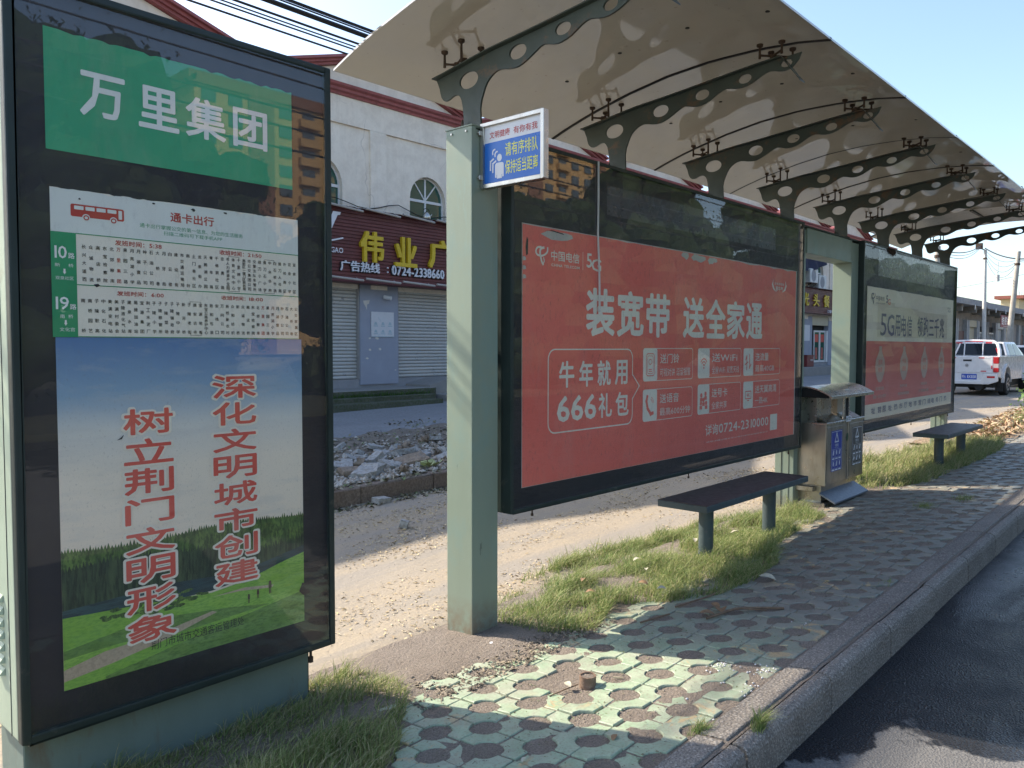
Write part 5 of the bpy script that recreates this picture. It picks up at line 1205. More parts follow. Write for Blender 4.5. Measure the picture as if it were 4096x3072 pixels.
for q in range(12): b.tube([(119+q*1.7+random.random()*.5, 20.5, 8.1), (119+q*1.7+random.random()*.5, 20.5, 8.8)], .04, 5)
b.build('parapet_rail', STEEL, ch_)

# ================================================================== poles and wires
POLE = m_soil('concrete_pole', (.42, .38, .32), (.50, .46, .39), (.36, .33, .28), 4, .15, .004, .8)
WHP = pm('pale_painted_pole', (.62, .60, .55), .6, var=.08, scale=3, dirt=(.4, .38, .35), dscale=4, bump=.05)
pole_at = []
def on_ray(u, v, D): d = _F + _R2*((u-2048)/FPX) - _U2*((v-1536)/FPX); return Vector((0, 0, 1.5)) + d*D
for nm, (ub, ut, vt, D, r0, r1, mt, lab) in dict(a=(3935, 3941, 1000, 48, .135, .09, WHP, 'pale slender street pole with a dark lamp box at its tip'), b=(4022, 4075, 1006, 38, .15, .095, POLE, 'leaning brown concrete utility pole on the right, carrying a black cable bundle'),
        c=(3752, 3752, 985, 27, .12, .085, POLE, 'concrete utility pole rising behind the last perforated bracket')).items():
    base = on_ray(ub, 1400, D); tip = on_ray(ut, vt, D); base.z = 0
    p = thing('utility_pole', lab, 'pole', base); b = MB(); b.tube([base, base.lerp(tip, .5), tip], [r0, (r0+r1)/2, r1], 12); b.build('shaft', mt, p, smooth=True); b = MB(); q_ = base.lerp(tip, .93 if nm != 'b' else .90); b.tube([q_-Vector((0, 0, .05)), q_+Vector((0, 0, .05))], r1+.03, 10); b.build('clamp_band', RUST, p)
    if nm == 'a': b = MB(); b.box(tip.x-.35, tip.x-.1, tip.y+.1, tip.y+.45, tip.z+.05, tip.z+.40); b.tube([tip, (tip.x-.2, tip.y+.25, tip.z+.1)], .03, 6); b.build('lamp_box', RUST, p)
    pole_at.append((base, tip))
BLKW = pm('black_cable', (.012, .012, .014), .6, bump=0)
def wire(name, lab, p, q, sag, r, n=14, parent=None):
    p, q = Vector(p), Vector(q); m = MB()
    m.tube([p.lerp(q, i/n) - Vector((0, 0, sag*4*(i/n)*(1-i/n))) for i in range(n+1)], r, 5); return m
ta, tb, tc = [t for _, t in pole_at]
wb = MB()
for k_ in range(3): m = wire('', '', tc+Vector((0, 0, -.1-.05*k_)), ta+Vector((-.2, .2, .25-.05*k_)), .25+.08*k_, .022 if k_ == 0 else .012); wb.add(m.v, m.f)
for k_ in range(5): m = wire('', '', ta+Vector((0, 0, .1-.12*k_)), tb+Vector((0, 0, -.35-.03*k_)), .12+.22*k_, .035 if k_ == 0 else .011); wb.add(m.v, m.f)
for k_ in range(3): m = wire('', '', tb+Vector((0, 0, -.35-.06*k_)), tb+Vector((-14, -9.5, -1.0-.1*k_)), .3+.1*k_, .030 if k_ == 0 else .012); wb.add(m.v, m.f)
tag(wb.build('cable_bundle', BLKW), 'sagging black cable bundle strung between the poles above the far terrace', 'cable')
m = wire('', '', on_ray(3600, 1172, 60), on_ray(4200, 1070, 46), .3, .012); tag(m.build('thin_wire', BLKW), 'single thin wire crossing the pale sky low over the terrace roof', 'cable')
m = wire('', '', (tb.x-1.8, tb.y+.5, tb.z-.6), (tb.x-1.8, tb.y+.5, tb.z-1.2), 0, .02); m.tube([(tb.x-1.8, tb.y+.5, tb.z-1.2), (tb.x-1.8, tb.y+.5, tb.z-1.5)], .08, 8); tag(m.build('hanging_insulator', WHP), 'small white insulator dangling from the cable bundle beside the leaning pole', 'insulator')
wb = MB(); rows = [(5.17, 8.0, .012), (5.22, 8.05, .010), (5.26, 7.95, .014), (5.28, 8.1, .009), (5.40, 8.0, .030), (5.44, 8.06, .012), (5.47, 7.9, .012), (5.50, 8.0, .010), (5.53, 8.1, .008)]
for z_, y_, r_ in rows[:4]: m = wire('', '', (-14, y_, z_+.35), (28, y_, z_+.30), .45+random.uniform(-.03, .05), r_, 40); wb.add(m.v, m.f)
tag(wb.build('cable_bundle', BLKW), 'lower group of thin overhead wires crossing the sky at the top left', 'cable')
wb = MB()
for z_, y_, r_ in rows[4:]: m = wire('', '', (-14, y_, z_+.40), (28, y_, z_+.30), .45+random.uniform(-.03, .05), r_, 40); wb.add(m.v, m.f)
tag(wb.build('cable_bundle', BLKW), 'upper thick bundle of overhead cables running behind the roof corner at the top', 'cable')

# ================================================================== vehicles
CARW = pm('white_car_paint', (.74, .73, .72), .28, var=.02, scale=2, bump=0, coat=.6); TYRE = pm('tyre_rubber', (.018, .018, .018), .75, bump=.1); RIM = pm('alloy_rim', (.42, .42, .43), .35, metal=.7, bump=0)
TLR = pm('red_tail_lamp', (.50, .015, .02), .2, bump=0, coat=.5); TLW = pm('clear_tail_lamp', (.60, .50, .48), .2, bump=0, coat=.5); BLKP = pm('black_plastic', (.02, .02, .021), .6, bump=0); REFL = pm('red_reflective_tape', (.60, .03, .04), .35, bump=0); PLB = pm('blue_number_plate', (.01, .07, .42), .35, bump=0)
def wheel(par, x_, y_, r_, wd):
    m = MB(); m.tube([(x_, y_-wd/2, r_), (x_, y_-wd/2+.03, r_), (x_, y_+wd/2-.03, r_), (x_, y_+wd/2, r_)], [r_-.03, r_, r_, r_-.03], 28); w_ = m.build('wheel', TYRE, par, smooth=True, local=True)
    s_ = -1 if y_ < 0 else 1
    m = MB(); yo = y_+s_*(wd/2+.002); m.tube([(x_, yo-s_*.04, r_), (x_, yo+s_*.004, r_)], [r_*.62, r_*.60], 20); m.build('rim', RIM, w_, local=True, smooth=False)
    m = MB()
    for q in range(6): a_ = q*math.pi/3+.3; m.tube([(x_+r_*.33*math.cos(a_), yo+s_*.002, r_+r_*.33*math.sin(a_)), (x_+r_*.33*math.cos(a_), yo+s_*.010, r_+r_*.33*math.sin(a_))], r_*.11, 8)
    m.build('rim_opening', DARKM, w_, local=True)
# local axes: x forward, y left; rear bumper at x = 0
PT = thing('pickup_truck', 'white double cab pickup with a blue number plate seen from behind beyond the second lightbox', 'pickup truck', (28.95, 6.28, -.04), R(-1.5))
W2 = .86
def body_section(prof, y0, y1, name, mat, bev=.02, par=None):
    m = MB(); m.prism(prof, 'y', y0, y1); return m.build(name, mat, par or PT, bevel=bev, seg=2, local=True)
arch = lambda cx, r_, z0: [(cx + r_*math.cos(t_), max(z0, .36 + r_*math.sin(t_))) for t_ in np.linspace(math.pi*.98, math.pi*.02, 12)]
side = [(.12, .52)] + [(1.12-.45, .46)] + [(1.12+.44*math.cos(t_), .36+.46*math.sin(t_)) for t_ in np.linspace(math.pi*.95, math.pi*.05, 12)] + [(1.6, .42), (3.62, .42)] + [(4.1+.44*math.cos(t_), .36+.46*math.sin(t_)) for t_ in np.linspace(math.pi*.95, math.pi*.05, 12)] + [(4.6, .44), (5.0, .48), (5.03, .80), (4.95, 1.0), (3.9, 1.12), (1.55, 1.12), (.12, 1.12)]
body_section(side, -W2, W2, 'body', CARW, .025)
# cab and window glasshouse: tapering
m = MB()
def ring_(x_, z_, hw): return [(x_, -hw, z_), (x_, hw, z_)]
V = [(1.50, -W2+.04, 1.12), (1.50, W2-.04, 1.12), (3.95, W2-.04, 1.12), (3.95, -W2+.04, 1.12), (1.66, -.66, 1.66), (1.66, .66, 1.66), (3.15, .66, 1.66), (3.15, -.66, 1.66)]
m.add(V, [(0, 1, 5, 4), (1, 2, 6, 5), (2, 3, 7, 6), (3, 0, 4, 7), (4, 5, 6, 7), (0, 3, 2, 1)]); m.build('cab', CARW, PT, bevel=.05, seg=3, local=True, smooth=True)
m = MB(); V = [(1.512, -.73, 1.15), (1.512, .73, 1.15), (1.64, .61, 1.60), (1.64, -.61, 1.60)]; m.add([(x_-.014, y_, z_) for x_, y_, z_ in V], [(0, 1, 2, 3)]); m.build('rear_window', CARGL, PT, local=True)
for s_ in (-1, 1):
    for xa_, xb_ in ((1.85, 2.55), (2.65, 3.55)):
        f_ = lambda x_, z_: (x_, s_*(W2-.04 - (z_-1.12)*.16/.54*1.0 + .006), z_)
        m = MB(); zt = 1.58; sl_ = .0 if xb_ < 3 else .42; m.add([f_(xa_, 1.16), f_(xb_, 1.16), f_(xb_-sl_, zt), f_(xa_+(.06 if xa_ < 2 else 0), zt)], [(0, 1, 2, 3)]); m.build('side_window', CARGL, PT, local=True)
    # wheel arch flares
    for cx in (1.12, 4.1):
        m = MB(); n = 14
        for i in range(n):
            a0, a1 = math.pi*i/n, math.pi*(i+1)/n
            m.prism([(cx+r_*math.cos(a_), .36+r_*math.sin(a_)) for r_, a_ in ((.44, a0), (.52, a0), (.52, a1), (.44, a1))], 'y', s_*(W2-.03), s_*(W2+.05))
        m.build('arch_flare', CARW, PT, local=True)
# sport bar over the bed with an arched opening
m = MB(); n = 12
for s_ in (-1, 1):
    m.tube([(.50, s_*.80, 1.10), (.62, s_*.76, 1.35), (.72, s_*.68, 1.58), (.76, s_*.55, 1.68), (.76, 0, 1.70)], [.055, .055, .055, .05, .05], 10)
m.build('sports_bar', CARW, PT, smooth=True, local=True)
for y_ in (-.27, .27): m = MB(); m.tube([(.66, y_, 1.12), (.74, y_, 1.70)], .018, 8); m.build('bar_upright', CARW, PT, smooth=True, local=True)
m = MB(); m.box(.70, .72, -.26, .26, 1.655, 1.685); 
for s_ in (-1, 1): m.box(.70, .715, s_*.34, s_*.52, 1.60, 1.645); m.prism([(s_*.70, 1.24), (s_*.76, 1.24), (s_*.70, 1.42), (s_*.65, 1.42)], 'x', .60, .62)
m.build('reflective_tape', REFL, PT, local=True)
# tailgate
m = MB(); m.box(.085, .125, -.70, .70, .62, 1.115); tg = m.build('tailgate', CARW, PT, bevel=.012, seg=2, local=True)
m = MB(); m.box(.075, .088, -.10, .15, .965, 1.02); m.build('handle', BLKP, tg, local=True, bevel=.005)
PT_P = Plane((.084, 0, 0), (0, -1, 0), (0, 0, 1)); m = MB(); disc(m, PT_P, -.04, .84, .055, .055, .002); em_ = m.build('round_emblem', RIM, tg, local=True); m = MB(); strokes(m, PT_P, [(-.07, .86), (-.05, .83), (-.03, .86), (-.01, .83)], .008, .004); m.build('emblem_mark', BLKP, em_, local=True) if False else m.build('emblem_mark', BLKP, tg, local=True)
m = MB(); text(m, PT_P, '皮卡', .54, .735, .62, .765, .002, .01); text(m, PT_P, 'PICKUP', .42, .73, .52, .745, .002); m.build('badge', RIM, tg, local=True)
m = MB()
for a_ in ((.30, 1.055, .46, 1.085), (.36, .655, .52, .685), (.655, .735, .69, .84), (-.52, 1.055, -.36, 1.085)): rect(m, PT_P, *a_, .003)
m.build('reflective_tape', REFL, tg, local=True)
m = MB()
for a_ in ((.46, 1.055, .62, 1.085), (.52, .655, .66, .685), (.655, .84, .69, .98)): rect(m, PT_P, *a_, .003)
m.build('white_tape', WH, tg, local=True)
for s_ in (-1, 1):
    m = MB(); m.box(.075, .20, s_*.715, s_*(W2+.002), .90, 1.10); m.box(.075, .20, s_*.715, s_*(W2+.002), .64, .77); tl = m.build('tail_lamp', TLR, PT, bevel=.01, local=True)
    m = MB(); m.box(.078, .20, s_*.716, s_*(W2+.001), .772, .898); m.build('reversing_lamp', TLW, tl, bevel=.005, local=True)
m = MB(); m.prism([(-.84, .56), (-.84, .60), (-.45, .60), (-.38, .44), (.38, .44), (.45, .60), (.84, .60), (.86, .50), (.80, .36), (-.80, .36)] if False else [(-.86, .40), (-.86, .60), (-.45, .60), (-.38, .42), (.38, .42), (.45, .60), (.86, .60), (.86, .40), (.60, .32), (-.60, .32)], 'x', .0, .12); bp = m.build('bumper', CARW, PT, bevel=.02, seg=2, local=True)
m = MB(); m.box(.10, .14, -.42, .42, .42, .62); m.build('plate_recess', CARW, PT, local=True)
m = MB(); m.box(.085, .099, -.25, .19, .445, .585); pl = m.build('number_plate', PLB, PT, bevel=.003, local=True); PP = Plane((.084, .19, .445), (0, -1, 0), (0, 0, 1)); m = MB(); text(m, PP, '鄂', .02, .03, .075, .11, .002, .01); text(m, PP, 'A', .085, .03, .125, .11, .002, .02); text(m, PP, '8X838', .165, .03, .42, .11, .002, .02); m.build('plate_lettering', WH, pl, local=True)
for s_ in (-1, 1):
    m = MB(); m.box(-.004, .004, s_*.56, s_*.78, .49, .54); m.build('bumper_lamp', TLR, bp, local=True)
    m = MB(); m.box(.62, .64, s_*.66, s_*.88, .12, .50); m.build('mud_flap', BLKP, PT, local=True)
m = MB(); m.box(.3, 4.8, -.7, .7, .26, .46); m.tube([(.15, -.3, .30), (.6, -.3, .30)], .13, 10); m.tube([(1.12, -.8, .34), (1.12, .8, .34)], .06, 8); m.tube([(4.1, -.8, .34), (4.1, .8, .34)], .06, 8); m.build('chassis', BLKP, PT, local=True)
for x_ in (1.12, 4.1):
    for y_ in (-.80, .80): wheel(PT, x_, y_, .36, .24)
m = MB(); m.tube([(.50, .50, 1.72), (.50, .50, 1.76)], .06, 10); 
for o in [c for c in PT.children] + [g for c in PT.children for g in c.children]:
    if o.name.startswith(('wheel', 'rim', 'chassis')): continue
    for v in o.data.vertices: v.co.z = float(np.interp(v.co.z, [0, .36, .62, 1.12, 1.70, 1.8], [0, .42, .74, 1.27, 1.77, 1.86]))
SV = thing('parked_car', 'white car ahead of the white pickup, mostly cut off by the picture edge', 'car', (36.2, 6.0, .0), R(-1.5))
m = MB(); m.prism([(.05, .35), (.0, .75), (.15, 1.0), (.45, 1.12), (4.0, .98), (4.5, .75), (4.5, .35)], 'y', -.88, .88); m.build('body', CARW, SV, bevel=.06, seg=3, local=True, smooth=True)
m = MB(); V = [(.25, -.80, 1.05), (.25, .80, 1.05), (3.5, .80, 1.02), (3.5, -.80, 1.02), (.75, -.62, 1.60), (.75, .62, 1.60), (2.6, .62, 1.60), (2.6, -.62, 1.60)]; m.add(V, [(0, 1, 5, 4), (1, 2, 6, 5), (2, 3, 7, 6), (3, 0, 4, 7), (4, 5, 6, 7), (0, 3, 2, 1)]); m.build('cabin', CARW, SV, bevel=.05, seg=3, local=True, smooth=True)
m = MB(); m.add([(.29, -.70, 1.10), (.29, .70, 1.10), (.66, .58, 1.52), (.66, -.58, 1.52)], [(0, 1, 2, 3)]); m.build('rear_window', CARGL, SV, local=True)
for s_ in (-1, 1): m = MB(); m.add([(.75, s_*.805, 1.08), (3.2, s_*.805, 1.08), (2.6, s_*.655, 1.54), (.95, s_*.655, 1.54)], [(0, 1, 2, 3)]); m.build('side_window', CARGL, SV, local=True); m = MB(); m.box(.0, .14, s_*.62, s_*.885, .78, .98); m.build('tail_lamp', TLR, SV, local=True)
for x_ in (.85, 3.6):
    for y_ in (-.80, .80): wheel(SV, x_, y_, .33, .22)

# ================================================================== far kerb and rubble
fk = kind(MB().box(-6, 14.3, 6.44, 6.60, -.4, -.12).build('far_kerb', KERBF), 'structure')
x_ = -5.9
while x_ < 14:
    L_ = .98; m = MB(); m.box(x_+.004, x_+L_-.004, 6.41+random.uniform(-.006, .006), 6.56, zs(x_)-.3, zs(x_+.5)+.088+random.uniform(-.006, .006)); m.build('kerb_stone', KERBF, fk, bevel=.012); x_ += L_
BRK = m_soil('dusty_grey_block', (.44, .44, .44), (.36, .355, .34), (.22, .20, .175), 30, .5, .006, 2); BRKB = m_soil('broken_brown_concrete', (.34, .26, .19), (.27, .23, .19), (.20, .15, .11), 22, .9, .02, 3)
def chunk(sx_, sy_, sz_, rough_=.0, seed=0):
    bm = bmesh.new(); bmesh.ops.create_cube(bm, size=1)
    if rough_: bmesh.ops.subdivide_edges(bm, edges=bm.edges, cuts=3, use_grid_fill=True)
    else: bmesh.ops.bevel(bm, geom=bm.edges[:], offset=.04, segments=1, affect='EDGES')
    for v in bm.verts:
        v.co = Vector((v.co.x*sx_, v.co.y*sy_, v.co.z*sz_))
        if rough_: v.co += noise.noise_vector(v.co*4.0/max(sx_, .2)+Vector((seed, 0, 0)))*rough_*min(sx_, sy_, sz_*2)
        else: v.co += noise.noise_vector(v.co*9+Vector((seed, 0, 0)))*.006
    me = bpy.data.meshes.new('chunk'); bm.to_mesh(me); bm.free(); return me
bl_me = [chunk(.24, .12, .07, 0, s_) for s_ in range(3)]; slab_me = [chunk(.46, .30, .09, .22, s_*5+1) for s_ in range(3)]; lump_me = [chunk(.16, .14, .11, .75, s_*3+2) for s_ in range(4)]
for m in bl_me: m.materials.append(BRK)
for i_, m in enumerate(slab_me): m.materials.append(BRK if i_ != 1 else BRKB)
for m in lump_me: m.materials.append(BRKB)
def put(name, me, x_, y_, z_, rot, sc, lab, cat, grp):
    o = bpy.data.objects.new(name, me); COL.objects.link(o); o.location = (x_, y_, z_); o.rotation_euler = rot; o.scale = sc; return tag(o, lab, cat, grp)
random.seed(21)
for i in range(38):
    x_ = random.uniform(4.4, 7.2); y_ = random.uniform(6.7, 8.4)
    x_ += (y_-7)*.35
    put('paving_block', bl_me[i % 3], x_, y_, zv(x_, y_)+random.uniform(.01, .07), (random.uniform(-.5, .5), random.uniform(-.4, .4), random.uniform(0, 3.1)), (random.uniform(.7, 1.15),)*3, 'loose grey paving block lying tilted in the rubble heap behind the far kerb', 'paving block', 'grey blocks in the rubble heap')
for i, (x_, y_) in enumerate([(4.75, 7.15), (5.25, 7.0), (5.65, 7.35), (5.3, 6.85), (6.1, 7.05), (6.4, 7.6), (4.5, 7.6), (6.9, 7.1)]):
    put('concrete_slab', slab_me[i % 3], x_, y_, zv(x_, y_)+.045, (random.uniform(-.25, .25), random.uniform(-.3, .3), random.uniform(0, 3)), (random.uniform(.55, .85),)*3, 'broken slab of rough concrete tipped up in the rubble heap behind the far kerb', 'concrete slab', 'broken slabs in the rubble heap')
for i in range(26):
    x_ = random.uniform(4.6, 9.5); y_ = random.uniform(6.6, 8.3)
    put('rubble_lump', lump_me[i % 4], x_, y_, zv(x_, y_)+.03, (random.random()*3, random.random()*3, random.random()*3), (random.uniform(.4, .95),)*3, 'small brown lump of broken mortar among the rubble behind the far kerb', 'rubble', 'lumps in the rubble')
put('loose_stone', bl_me[1], 4.48, 5.29, zd(4.48, 5.29)+.035, (.3, .1, .8), (.42, .62, 1.0), 'single grey stone lying alone on the sandy lane', 'stone', None)
put('loose_block', bl_me[0], 5.02, 6.27, zd(5.0, 6.3)+.03, (.05, .1, .2), (.8, .9, .8), 'flat grey stone at the foot of the far kerb', 'stone', None)
_bl = sorted([o for o in bpy.data.objects if o.get('group') == 'grey blocks in the rubble heap'], key=lambda o: o.location.y)
for o in _bl:
    near = o.location.y < 7.2; o['label'] = 'loose grey paving block low in the rubble just behind the far kerb' if near else 'loose grey paving block on the back of the rubble heap beside the apron'
# cabbage-like wilted leaves in the rubble
wl = MB()
for q in range(14):
    c = Vector((6.05+random.uniform(-.12, .12), 6.72+random.uniform(-.06, .06), zv(6.05, 6.72)+.03)); a_ = random.random()*6.28; t1 = Vector((math.cos(a_), math.sin(a_), random.uniform(.3, 1.4))).normalized()*.12; s_ = Vector((-math.sin(a_), math.cos(a_), .2))*.05
    wl.add([c, c+t1*.5+s_, c+t1+Vector((0, 0, -.02)), c+t1*.5-s_], [(0, 1, 2, 3)])
tag(wl.build('wilted_plant', pm('wilted_leaf', (.38, .42, .20), .7, var=.3, scale=20, bump=0)), 'small wilted pale green plant growing out of the rubble by the far kerb', 'plant')

# ================================================================== loose litter, straw, leaves, gravel (numpy scatter)
def scatter(name, pts, size, mat, lab_kind='stuff', flat=.25, aspect=4, curl=.3, parent=None):
    n = len(pts); pts = np.asarray(pts, float); a = rng.uniform(0, 2*np.pi, n); L_ = size*rng.uniform(.5, 1.5, n); W_ = L_/aspect*rng.uniform(.5, 1.5, n)
    tz = rng.normal(0, flat, n); dx = np.stack([np.cos(a), np.sin(a), tz], 1)*L_[:, None]/2; dy = np.stack([-np.sin(a), np.cos(a), rng.normal(0, flat, n)], 1)*W_[:, None]/2
    up = np.zeros((n, 3)); up[:, 2] = L_*curl*rng.uniform(0, 1, n)
    V = np.stack([pts-dx, pts+dy+up*.5, pts+dx, pts-dy+up], 1).reshape(-1, 3); F_ = np.arange(4*n).reshape(n, 4)
    o = raw(name, V, F_, mat, parent); kind(o, lab_kind); return o
def rmat(name, cols, rough=.8):
    t = NT(name); wn = t.n('ShaderNodeTexWhiteNoise'); wn.noise_dimensions = '3D'
    sn = t.n('ShaderNodeVectorMath', operation='SNAP'); sn.inputs[1].default_value = (.035, .035, 5); t.l(t.pos, sn.inputs[0]); t.l(sn.outputs[0], wn.inputs['Vector'])
    n_ = len(cols); t.col(t.ramp(wn.outputs['Value'], [((i)/n_, c) for i, c in enumerate(cols)], 'CONSTANT')); t.rough(rough); return t.m
STRAW = rmat('straw_chaff', [(.55, .42, .22), (.62, .50, .30), (.42, .32, .18), (.50, .44, .32), (.30, .22, .13)])
LEAFL = rmat('dead_leaf_litter', [(.16, .14, .08), (.22, .20, .12), (.26, .24, .19), (.12, .10, .06), (.15, .19, .08), (.33, .29, .22)])
P_ = [] ; PL_ = []
def keep(x_, y_): return noise.noise(Vector((x_*.8, y_*2.2, 4)))+.35*noise.noise(Vector((x_*4, y_*8, 2)))
while len(P_) < 26000:
    x_ = rng.uniform(.5, 14) if rng.random() < .8 else rng.uniform(8, 26); y_ = rng.uniform(3.25, 6.3)
    if keep(x_, y_) > rng.uniform(-.25, .5): P_.append((x_, y_, zd(x_, y_)+.004))
scatter('straw_chaff', P_, .026, STRAW, flat=.15, aspect=3.5)
for _ in range(9000):
    x_ = rng.uniform(3.0, 14.2); y_ = 6.42+abs(rng.normal(0, 1.3)) if rng.random() < .8 else rng.uniform(8.6, 10.4)
    if y_ > 9.6 and x_ < 8.3: continue
    if y_ < 12: PL_.append((x_, y_, (zv(x_, y_) if y_ < 9.4 else zap(x_, y_))+.008))
for _ in range(1800): x_ = rng.uniform(3, 14); y_ = 6.38-abs(rng.normal(0, .10)); PL_.append((x_, y_, zd(x_, y_)+.006))
scatter('leaf_litter', PL_, .055, LEAFL, flat=.35, aspect=2)
GRV = rmat('grey_gravel', [(.40, .38, .34), (.32, .28, .23), (.48, .45, .41), (.26, .21, .16)])
def pebbles(name, pts, s0, s1, mat):
    n = len(pts); pts = np.asarray(pts, float); base = np.array([(1, 0, 0), (-.5, .87, 0), (-.5, -.87, 0), (0, 0, .8), (0, 0, -.8), (.3, .6, .3)]); s_ = rng.uniform(s0, s1, n)
    oc = np.array([(1, 0, 0), (0, 1, 0), (-1, 0, 0), (0, -1, 0), (0, 0, .7), (0, 0, -.7)]); a = rng.uniform(0, 6.28, n); ca, sa = np.cos(a), np.sin(a)
    V = oc[None]*s_[:, None, None]*rng.uniform(.6, 1.3, (n, 6, 3)); X_ = V[..., 0]*ca[:, None]-V[..., 1]*sa[:, None]; Y_ = V[..., 0]*sa[:, None]+V[..., 1]*ca[:, None]; V = np.stack([X_, Y_, V[..., 2]], 2)+pts[:, None]
    f = np.array([(0, 1, 4), (1, 2, 4), (2, 3, 4), (3, 0, 4), (1, 0, 5), (2, 1, 5), (3, 2, 5), (0, 3, 5)]); F_ = (f[None]+6*np.arange(n)[:, None, None]).reshape(-1, 3)
    return kind(raw(name, V.reshape(-1, 3), F_, mat), 'stuff')
pp = []
for _ in range(5200): x_ = rng.uniform(3.2, 11); y_ = 6.55+abs(rng.normal(0, .9)); pp.append((x_, y_, zv(x_, y_)+.01))
pebbles('rubble_gravel', pp, .012, .05, GRV)
pp = []
for _ in range(2600): x_ = rng.uniform(.6, 12); y_ = rng.uniform(3.3, 6.4); pp.append((x_, y_, zd(x_, y_)+.002))
pebbles('lane_grit', pp, .002, .006, GRV)
pp = []
for _ in range(7000):
    x_ = rng.uniform(1.2, 6.5); y_ = rng.uniform(1.42, 3.1); pp.append((x_, y_, zp(x_, y_)-.008))
pebbles('paver_soil_crumbs', pp, .002, .006, m_soil('soil_crumb', (.32, .27, .21), (.42, .36, .29), (.20, .16, .12), 200, .3, .002))
WHS = pm('white_stone_chip', (.72, .70, .70), .6, bump=0)
pp = []
for (cx, cy, s_, n_) in ((3.30, 1.68, .045, 38), (3.33, 1.50, .04, 26), (3.12, 1.46, .06, 16), (4.05, 1.60, .05, 26), (3.0, 1.62, .25, 14)):
    for _ in range(n_): x_ = rng.normal(cx, s_); y_ = max(1.44, rng.normal(cy, s_*.7)); pp.append((x_, y_, zp(x_, y_)-.002))
pebbles('white_stone_chips', pp, .003, .0075, WHS)
# straw and dead leaves on the pavers
pp = [(x_, y_, zp(x_, y_)+.001) for x_, y_ in zip(rng.uniform(1.6, 8, 6000), rng.uniform(1.45, 2.9, 6000))]
scatter('paver_chaff', pp, .012, LEAFL, flat=.1, aspect=3)

pp = []
while len(pp) < 2600:
    x_ = rng.uniform(2.2, 3.6); y_ = rng.uniform(2.45, 3.25)
    if noise.noise(Vector((x_*5, y_*5, 9))) > rng.uniform(-.5, .4): pp.append((x_, y_, (zp(x_, y_) if y_ < 3.1 else zd(x_, y_))+.004))
scatter('soil_litter', pp, .022, rmat('soil_debris', [(.22, .18, .13), (.12, .095, .07), (.36, .30, .21), (.28, .23, .17)]), flat=.25, aspect=2.5)
pebbles('soil_crumbs', [(a, c, e-.002) for a, c, e in pp], .002, .009, _mc.get('x') or m_soil('pale_soil_crumb', (.32, .27, .21), (.42, .36, .29), (.20, .16, .12), 200, .3, .002))
for c_ in range(60):   # rice-grain straw lying in drifts on the lane
    pass
# ================================================================== grass (blade geometry)
def gmat(name, c1, c2, c3):
    t = NT(name); n1 = t.noise(5, 4, .6); n2 = t.noise(60, 2, .5); c = t.mix(t.ramp(n1, [(.35, 0.0), (.65, 1.0)]), c1, c2); c = t.mix(t.ramp(n2, [(.46, 0.0), (.62, .85)]), c, c3)
    t.col(c); t.rough(.55); t.bs.inputs['Specular IOR Level'].default_value = .25
    tl_ = t.n('ShaderNodeBsdfTranslucent'); t.l(c, tl_.inputs[0]); mx = t.n('ShaderNodeMixShader'); mx.inputs[0].default_value = .38; t.l(t.bs.outputs[0], mx.inputs[1]); t.l(tl_.outputs[0], mx.inputs[2]); t.l(mx.outputs[0], t.out.inputs[0]); return t.m
GR = gmat('grass_blade', (.14, .23, .06), (.27, .33, .11), (.46, .45, .22)); GRD = gmat('dry_grass_blade', (.52, .45, .26), (.40, .38, .18), (.60, .52, .33))
def grass(name, P3, hgt, wd, mat, lean=.55, dirx=(.3, -.2), k='stuff', seg=3):
    n = len(P3); P3 = np.asarray(P3, float); cf = np.array([.62+1.1*max(0, .35+noise.noise(Vector((p[0]*3.1, p[1]*4.3, 11)))) for p in P3]) if n > 1000 else 1.0; h = hgt*np.clip(rng.normal(1, .38, n), .25, 2.2)*cf; a = rng.uniform(0, 6.28, n)
    ln = np.stack([np.cos(a)*rng.uniform(.2, 1, n)*lean+dirx[0]*lean, np.sin(a)*rng.uniform(.2, 1, n)*lean+dirx[1]*lean, np.zeros(n)], 1)
    b_ = rng.uniform(0, 6.28, n); s_ = np.stack([np.cos(b_), np.sin(b_), np.zeros(n)], 1)*wd/2
    rows_ = []
    for q in range(seg+1):
        t_ = q/seg; c = P3 + ln*h[:, None]*(t_**1.8) + np.array([0, 0, 1.0])*(h*(t_-.28*t_**2.5))[:, None]; w_ = (1-t_)**.6 if q < seg else .06
        rows_ += [c - s_*w_, c + s_*w_]
    V = np.stack(rows_, 1).reshape(-1, 3); m_ = 2*(seg+1); f = np.array([(2*q, 2*q+1, 2*q+3, 2*q+2) for q in range(seg)]); F_ = (f[None]+m_*np.arange(n)[:, None, None]).reshape(-1, 4)
    o = raw(name, V, F_, mat); kind(o, k); return o
def inpoly(x_, y_, pg):
    r_ = False; j = len(pg)-1
    for i in range(len(pg)):
        if (pg[i][1] > y_) != (pg[j][1] > y_) and x_ < (pg[j][0]-pg[i][0])*(y_-pg[i][1])/(pg[j][1]-pg[i][1])+pg[i][0]: r_ = not r_
        j = i
    return r_
def gpts(pg, n, clump=.0, gz=None):
    xs_ = [p[0] for p in pg]; ys_ = [p[1] for p in pg]; out = []
    while len(out) < n:
        x_ = rng.uniform(min(xs_), max(xs_)); y_ = rng.uniform(min(ys_), max(ys_))
        if inpoly(x_, y_, pg) and noise.noise(Vector((x_*3.2, y_*4, 7))) + .5*noise.noise(Vector((x_*11, y_*13, 3))) > rng.uniform(-.55, .40)+clump: out.append((x_, y_, (zp(x_, y_)-.012 if y_ < 3.12 else zd(x_, y_)-.01)))
    return out
